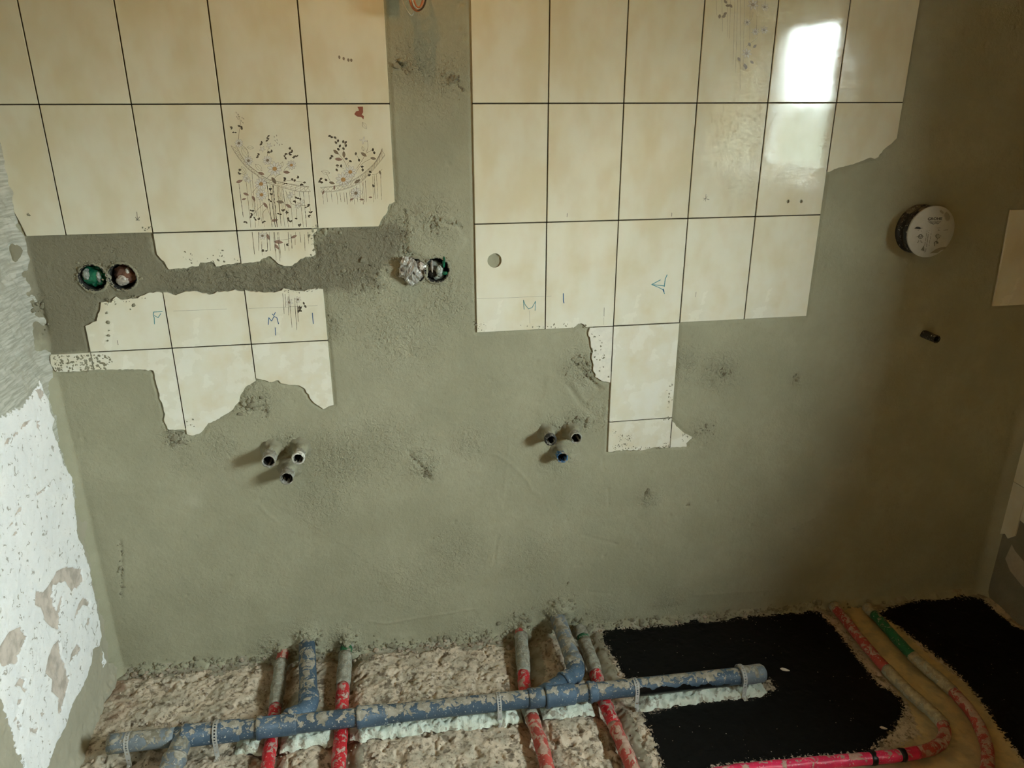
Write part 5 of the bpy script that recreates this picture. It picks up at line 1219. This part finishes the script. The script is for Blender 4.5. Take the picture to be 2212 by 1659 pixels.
def foil_sheet(cx, y0, cz, outline, seed, mat, parent, nm, amp=.006):
    """a crumpled sheet: triangulated outline with folded relief"""
    r = random.Random(seed); bm = bmesh.new(); n = len(outline)
    vs_ = [bm.verts.new((cx + a, y0, cz + b)) for a, b in outline]; bm.faces.new(vs_)
    bmesh.ops.triangulate(bm, faces=bm.faces[:])
    for _ in range(3):
        bmesh.ops.subdivide_edges(bm, edges=bm.edges[:], cuts=1, use_grid_fill=False); bmesh.ops.triangulate(bm, faces=bm.faces[:])
    for v in bm.verts:
        d = math.hypot(v.co.x - cx, v.co.z - cz); v.co.y += -max(0, .022 - d * .55) + r.uniform(-amp, amp) * .5 + amp * math.sin(v.co.x * 330 + seed) * math.cos(v.co.z * 260 + seed)
        v.co.x += r.uniform(-.001, .001); v.co.z += r.uniform(-.001, .001)
    me = bpy.data.meshes.new(nm); bm.to_mesh(me); bm.free(); local(parent, me)
    o = link(nm, me, mat, parent, False); md = o.modifiers.new('thickness', 'SOLIDIFY'); md.thickness = .0006; return o
FZ = lambda a, b, cx, cz: tuple(np.array(wp(820 + a * 180 / 2212, 520 + b * 180 / 2212, -.015)) - np.array((cx, cz)))
wd_ = thing('foil_packing', (fL[0], -.002, fL[1]), 'silver-grey crumpled foil bulging out of the socket box left of the drilled tile', 'foil')
cx, cz = wp(820 + 780 * 180 / 2212, 520 + 820 * 180 / 2212, -.015)
foil_sheet(cx, -.012, cz, [FZ(a, b, cx, cz) for a, b in ((560, 600), (700, 400), (880, 470), (960, 540), (960, 700), (1100, 1040), (950, 1150), (800, 1215), (700, 1080), (640, 980), (510, 960), (540, 740))], 31, M_FOIL, wd_, 'foil_sheet', .005)
foil_sheet(cx - .012, -.012, cz + .03, [(-.012, -.006), (.0, .014), (.012, .010), (.006, -.010)], 33, M_FOIL, wd_, 'foil_fold', .003)
for nm, dc, rad, seed, mat in (('foil_lump', (.018, .008, -.012), (.017, .012, .015), 41, M_FOIL), ('foil_lump', (.020, .004, .012), (.014, .012, .014), 42, M_BW)):
    me = crumple((fL[0] + dc[0], dc[1], fL[1] + dc[2]), rad, seed, 3, .6); local(wd_, me); link(nm, me, mat, wd_, False)
wg = thing('plastic_packing', (fR[0], .004, fR[1]), 'torn clear and green plastic scraps in the right cup next to the silver foil', 'plastic')
for nm, dc, rad, seed, mat in (('clear_scrap', (-.002, .018, -.002), (.024, .010, .026), 51, M_BGW), ('dark_scrap', (-.010, .010, -.012), (.012, .008, .010), 54, M_CUP), ('white_scrap', (-.012, .000, .010), (.004, .008, .016), 52, M_BW), ('green_scrap', (.020, -.002, .022), (.004, .006, .014), 53, M_BG), ('green_scrap', (.022, .000, -.010), (.008, .006, .005), 55, M_BG), ('clear_scrap', (.008, -.002, -.004), (.010, .006, .014), 56, M_BGW)):
    me = crumple((fR[0] + dc[0], dc[1], fR[1] + dc[2]), rad, seed, 3, .6); me.name = nm; local(wg, me); link(nm, me, mat, wg, False)

# ------------------------------------------------------------------ warm bulb under the ceiling, above the frame
LX, LY, LZ = 0.80, -0.44, 0.76
lamp = thing('ceiling_lamp', (LX, LY, ZC), 'bare warm bulb hanging from the ceiling above the left tiles', 'lamp')
mb = MB(); lathe(mb, (LX, LY, ZC), (0, 0, -1), [(0, .045), (.012, .045), (.016, .012), (.02, .003), (ZC - LZ - .075, .003), (ZC - LZ - .07, .016), (ZC - LZ - .03, .016), (ZC - LZ - .028, .0005)], 24)
me = mb.mesh('holder'); local(lamp, me); link('holder', me, flat('black_holder', (.03, .03, .03), .5), lamp)
MBULB = bpy.data.materials.new('glowing_bulb'); MBULB.use_nodes = True
eb = MBULB.node_tree.nodes['Principled BSDF']; eb.inputs['Base Color'].default_value = (.9, .6, .3, 1); eb.inputs['Emission Color'].default_value = (1, .55, .2, 1); eb.inputs['Emission Strength'].default_value = 6.0
mb = MB(); lathe(mb, (LX, LY, LZ + .03), (0, 0, -1), [(0, .013), (.012, .018), (.03, .028), (.045, .030), (.058, .026), (.068, .014), (.071, .0005)], 24)
me = mb.mesh('bulb'); local(lamp, me); bulb = link('bulb', me, MBULB, lamp)
bulb.visible_shadow = True
ld = bpy.data.lights.new('bulb_light', 'POINT'); ld.energy = 1.25; ld.color = (1.0, 0.52, 0.13); ld.shadow_soft_size = 0.008
lo = bpy.data.objects.new('bulb_light', ld); COL.objects.link(lo); lo.location = (LX, LY, LZ - .085)

# ------------------------------------------------------------------ wires hanging above
M_WO = flat('copper_orange_wire', (0.50, 0.18, 0.07), .4); M_WW = flat('white_wire', (0.55, 0.55, 0.47), .4); M_WB = flat('brown_wire', (0.09, 0.055, 0.025), .4)
wo = thing('wire_coil', (wp(902, -60)[0], -.004, wp(902, -60)[1]), 'loose coil of orange, brown and white wires hanging above the plaster strip', 'wires')
def wire(pts, r_, mat, y_):
    pp = smooth_path([np.array((*wp(a, b, y_[i] if isinstance(y_, (list, tuple)) else y_), 0))[[0, 2, 1]] + np.array([0, y_[i] if isinstance(y_, (list, tuple)) else y_, 0]) for i, (a, b) in enumerate(pts)], 8)
    mb = MB(); sweep(mb, pp, r_, 8); me = mb.mesh('wire'); local(wo, me); link('wire', me, mat, wo)
for k in range(5):
    cx, cy, ra, rb, ya = 902 + 3 * math.sin(k * 2.1), -16 + 3 * k, 19 - 2.4 * k, 40 - 5 * k, -.080 - .008 * k
    wire([(cx - ra * .7, cy - 60)] + [(cx + ra * math.cos(math.pi - math.pi * i / 6), cy + rb * math.sin(math.pi * i / 6)) for i in range(7)] + [(cx + ra * .6, cy - 60)]  , .0019, (M_WO, M_WB, M_WO, M_WW, M_WO)[k], ya)
for k in range(3):
    cx, ra = 898 + 5 * k, 24 - 3 * k
    wire([(cx - ra * .8, -70)] + [(cx + ra * math.cos(math.pi - math.pi * i / 6), -40 + (30 - 5 * k) * math.sin(math.pi * i / 6)) for i in range(7)] + [(cx + ra * .7, -70)], .0022, (M_WB, M_WO, M_WW)[k], -.05 - .02 * k)
wire([(868, -60), (868, -10), (872, 8), (880, 24), (888, 33), (893, 28), (893, 21)], .0014, M_WW, -.07)
wire([(884, -40), (890, 6), (902, 20), (912, 20)], .0012, M_WO, -.07)
mb = MB(); tx, tz = wp(846, -40); mb.box((tx - .016, -.045, tz - .03), (tx + .012, -.002, tz + .012)); me = mb.mesh('terminal_block'); local(wo, me); link('terminal_block', me, M_WW, wo, False)

# ------------------------------------------------------------------ tar bands, crumbs of rubble
def pathpx(k, px, py):
    q = np.array(fpipe(px, py, .016)); return min(range(len(WATER[k])), key=lambda i: np.linalg.norm(WATER[k][i] - q))
w5 = [o for o in bpy.data.objects if o.type == 'EMPTY' and o.name.startswith('water_pipe') and 'hairpin' in o['label']][0]
for px, py in ((1888, 1638), (1950, 1630)):
    i = pathpx(5, px, py); a = WATER[5][i]; d = WATER[5][min(i + 1, len(WATER[5]) - 1)] - WATER[5][i - 1]; d /= np.linalg.norm(d)
    mb = MB(); sweep(mb, [a - d * .008, a - d * .004, a, a + d * .004, a + d * .008], [.0175, .0182, .0184, .0182, .0174], 18, lump=.05, seed=px)
    me = mb.mesh('tar_band'); local(w5, me); link('tar_band', me, M_BLK, w5)
M_CR = NT('rubble_crumbs'); oi = M_CR.noise(30, 2); M_CR = M_CR.done(M_CR.mix(M_CR.ramp(oi, .35, .65), (0.24, 0.20, 0.15), (0.46, 0.38, 0.29)), .95, None, .1)
ico = bmesh.new(); bmesh.ops.create_icosphere(ico, subdivisions=1, radius=1.0); IV = np.array([v.co[:] for v in ico.verts]); IF = [tuple(v.index for v in f.verts) for f in ico.faces]; ico.free()
mb = MB(); rr = np.random.default_rng(77)
import math as _m
hx0, hy0, hst = XL - 0.012, -0.86, 0.0032
def floor_h(x, y):
    i = int(np.clip(round((y - hy0) / hst), 0, hf.shape[0] - 1)); j = int(np.clip(round((x - hx0) / hst), 0, hf.shape[1] - 1)); return zf(x) + hf[i, j], black[i, j], yellow[i, j]
cnt = 0
while cnt < 1500:
    x, y = rr.uniform(XL + .02, 1.95), rr.uniform(-.62, -.012)
    if rr.random() < .25: y = -.012 - abs(rr.normal(0, .02))
    z, bk, ye = floor_h(x, y)
    if bk < 0 or ye < 0: continue
    if x > 1.62 and rr.random() < .6: continue
    s_ = min(.011, .0018 + rr.exponential(.0016))
    v = IV * (1 + .35 * (rr.random((12, 1)) if len(IV) == 12 else rr.random((len(IV), 1))) - .2) * s_ * np.array([1, rr.uniform(.6, 1.2), rr.uniform(.5, .9)])
    a = rr.uniform(0, 6.28); c_, s2 = math.cos(a), math.sin(a)
    v = np.c_[v[:, 0] * c_ - v[:, 1] * s2, v[:, 0] * s2 + v[:, 1] * c_, v[:, 2]] + np.array([x, y, z + s_ * .3])
    mb.add(v, IF); cnt += 1
cr = link('rubble_crumbs', mb.mesh('rubble_crumbs'), M_CR, floor, False, kind='stuff')

# ------------------------------------------------------------------ crumbly mortar clumps along cracks, at the wall base and round the pipes
rr = np.random.default_rng(91); mb = MB(); ncl = 0
def wall_h(x, z):
    i = int(np.clip(round((z + 1.72) / ST), 0, HW.shape[0] - 1)); j = int(np.clip(round((x - XL + 0.01) / ST), 0, HW.shape[1] - 1)); return HW[i, j]
def clump(x, z, s_):
    global ncl
    v = IV * (0.75 + .5 * rr.random((len(IV), 1))) * s_ * np.array([rr.uniform(.7, 1.4), .7, rr.uniform(.7, 1.4)])
    a = rr.uniform(0, 6.28); c_, s2 = math.cos(a), math.sin(a)
    v = np.c_[v[:, 0] * c_ - v[:, 2] * s2, v[:, 1], v[:, 0] * s2 + v[:, 2] * c_] + np.array([x, -wall_h(x, z) - s_ * .15, z])
    mb.add(v, IF); ncl += 1
for pts, a_, w_ in cracks:
    if a_ > -.0021: continue
    P_ = [wp(a, b) for a, b in pts]
    for (xa, za), (xb, zb) in zip(P_[:-1], P_[1:]):
        for k in range(max(1, int(math.hypot(xb - xa, zb - za) / .004))):
            t = rr.random(); clump(xa + (xb - xa) * t + rr.normal(0, .004), za + (zb - za) * t + rr.normal(0, .004), min(.006, .0012 + rr.exponential(.0014)))
for px, py, r_, n in ((1565, 808, .018, 26), (1720, 815, .012, 16), (938, 487, .014, 20), (1486, 1090, .006, 8), (1397, 1066, .012, 16), (540, 880, .03, 40), (925, 1020, .02, 26), (1250, 790, .03, 40), (868, 545, .02, 26), (865, 142, .012, 16), (975, 172, .02, 18), (1245, 915, .03, 30), (1190, 925, .025, 24), (620, 965, .04, 30), (700, 500, .05, 34), (780, 600, .06, 40), (1520, 930, .03, 18), (380, 948, .018, 20), (85, 660, .015, 14), (1210, 1310, .05, 60), (1125, 1345, .04, 50), (1250, 1350, .04, 50), (748, 1375, .03, 44), (665, 1375, .04, 50), (610, 1400, .03, 36), (1815, 1308, .03, 20), (1885, 1312, .03, 20)):
    cx, cz = wp(px, py)
    for k in range(n): clump(cx + rr.normal(0, r_ * .6), cz + rr.normal(0, r_ * .5), min(.008, .0012 + rr.exponential(.0018 if py < 1290 else .0026)))
for k in range(900):
    x = rr.uniform(XL + .03, 2.2); clump(x, zf(x) + abs(rr.normal(0, .012)) + .002, min(.009, .0014 + rr.exponential(.0022)))
for (cx, cz) in SOCK_L + SOCK_R:
    for k in range(26):
        a = rr.uniform(0, 6.28); r_ = .040 + abs(rr.normal(0, .004)); clump(cx + r_ * math.cos(a), cz + r_ * math.sin(a), .0010 + rr.exponential(.0008))
link('mortar_clumps', mb.mesh('mortar_clumps'), M_PL, wall_back, False, kind='stuff')

for (px, py), lab in (((1695, 1446), 'larger pale plaster flake on the black floor right of the pipe end cap'), ((1908, 1572), 'small pale plaster flake at the right edge of the large black patch')):
    x, y, z = fpipe(px, py, .003); o = thing('plaster_flake', (x, y, z), lab, 'flake', 'pale flakes lying on the black floor')
    k = 1.0 if px < 1800 else .7
    pts = [(-.012, .006), (-.004, .008), (.006, .002), (.013, -.008), (.002, -.007), (-.008, -.002)]
    mb = MB(); n = len(pts); mb.add([(a * k, b * k, .001) for a, b in pts] + [(a * k, b * k, -.002) for a, b in pts], [tuple(range(n - 1, -1, -1))] + [(i, (i + 1) % n, n + (i + 1) % n, n + i) for i in range(n)])
    mb.add([(0, 0, .003)], []); mb.f += [(i, (i + 1) % n, 2 * n) for i in range(n)]; mb.mi += [0] * n
    link('chip', mb.mesh('chip'), M_BODY, o, False)
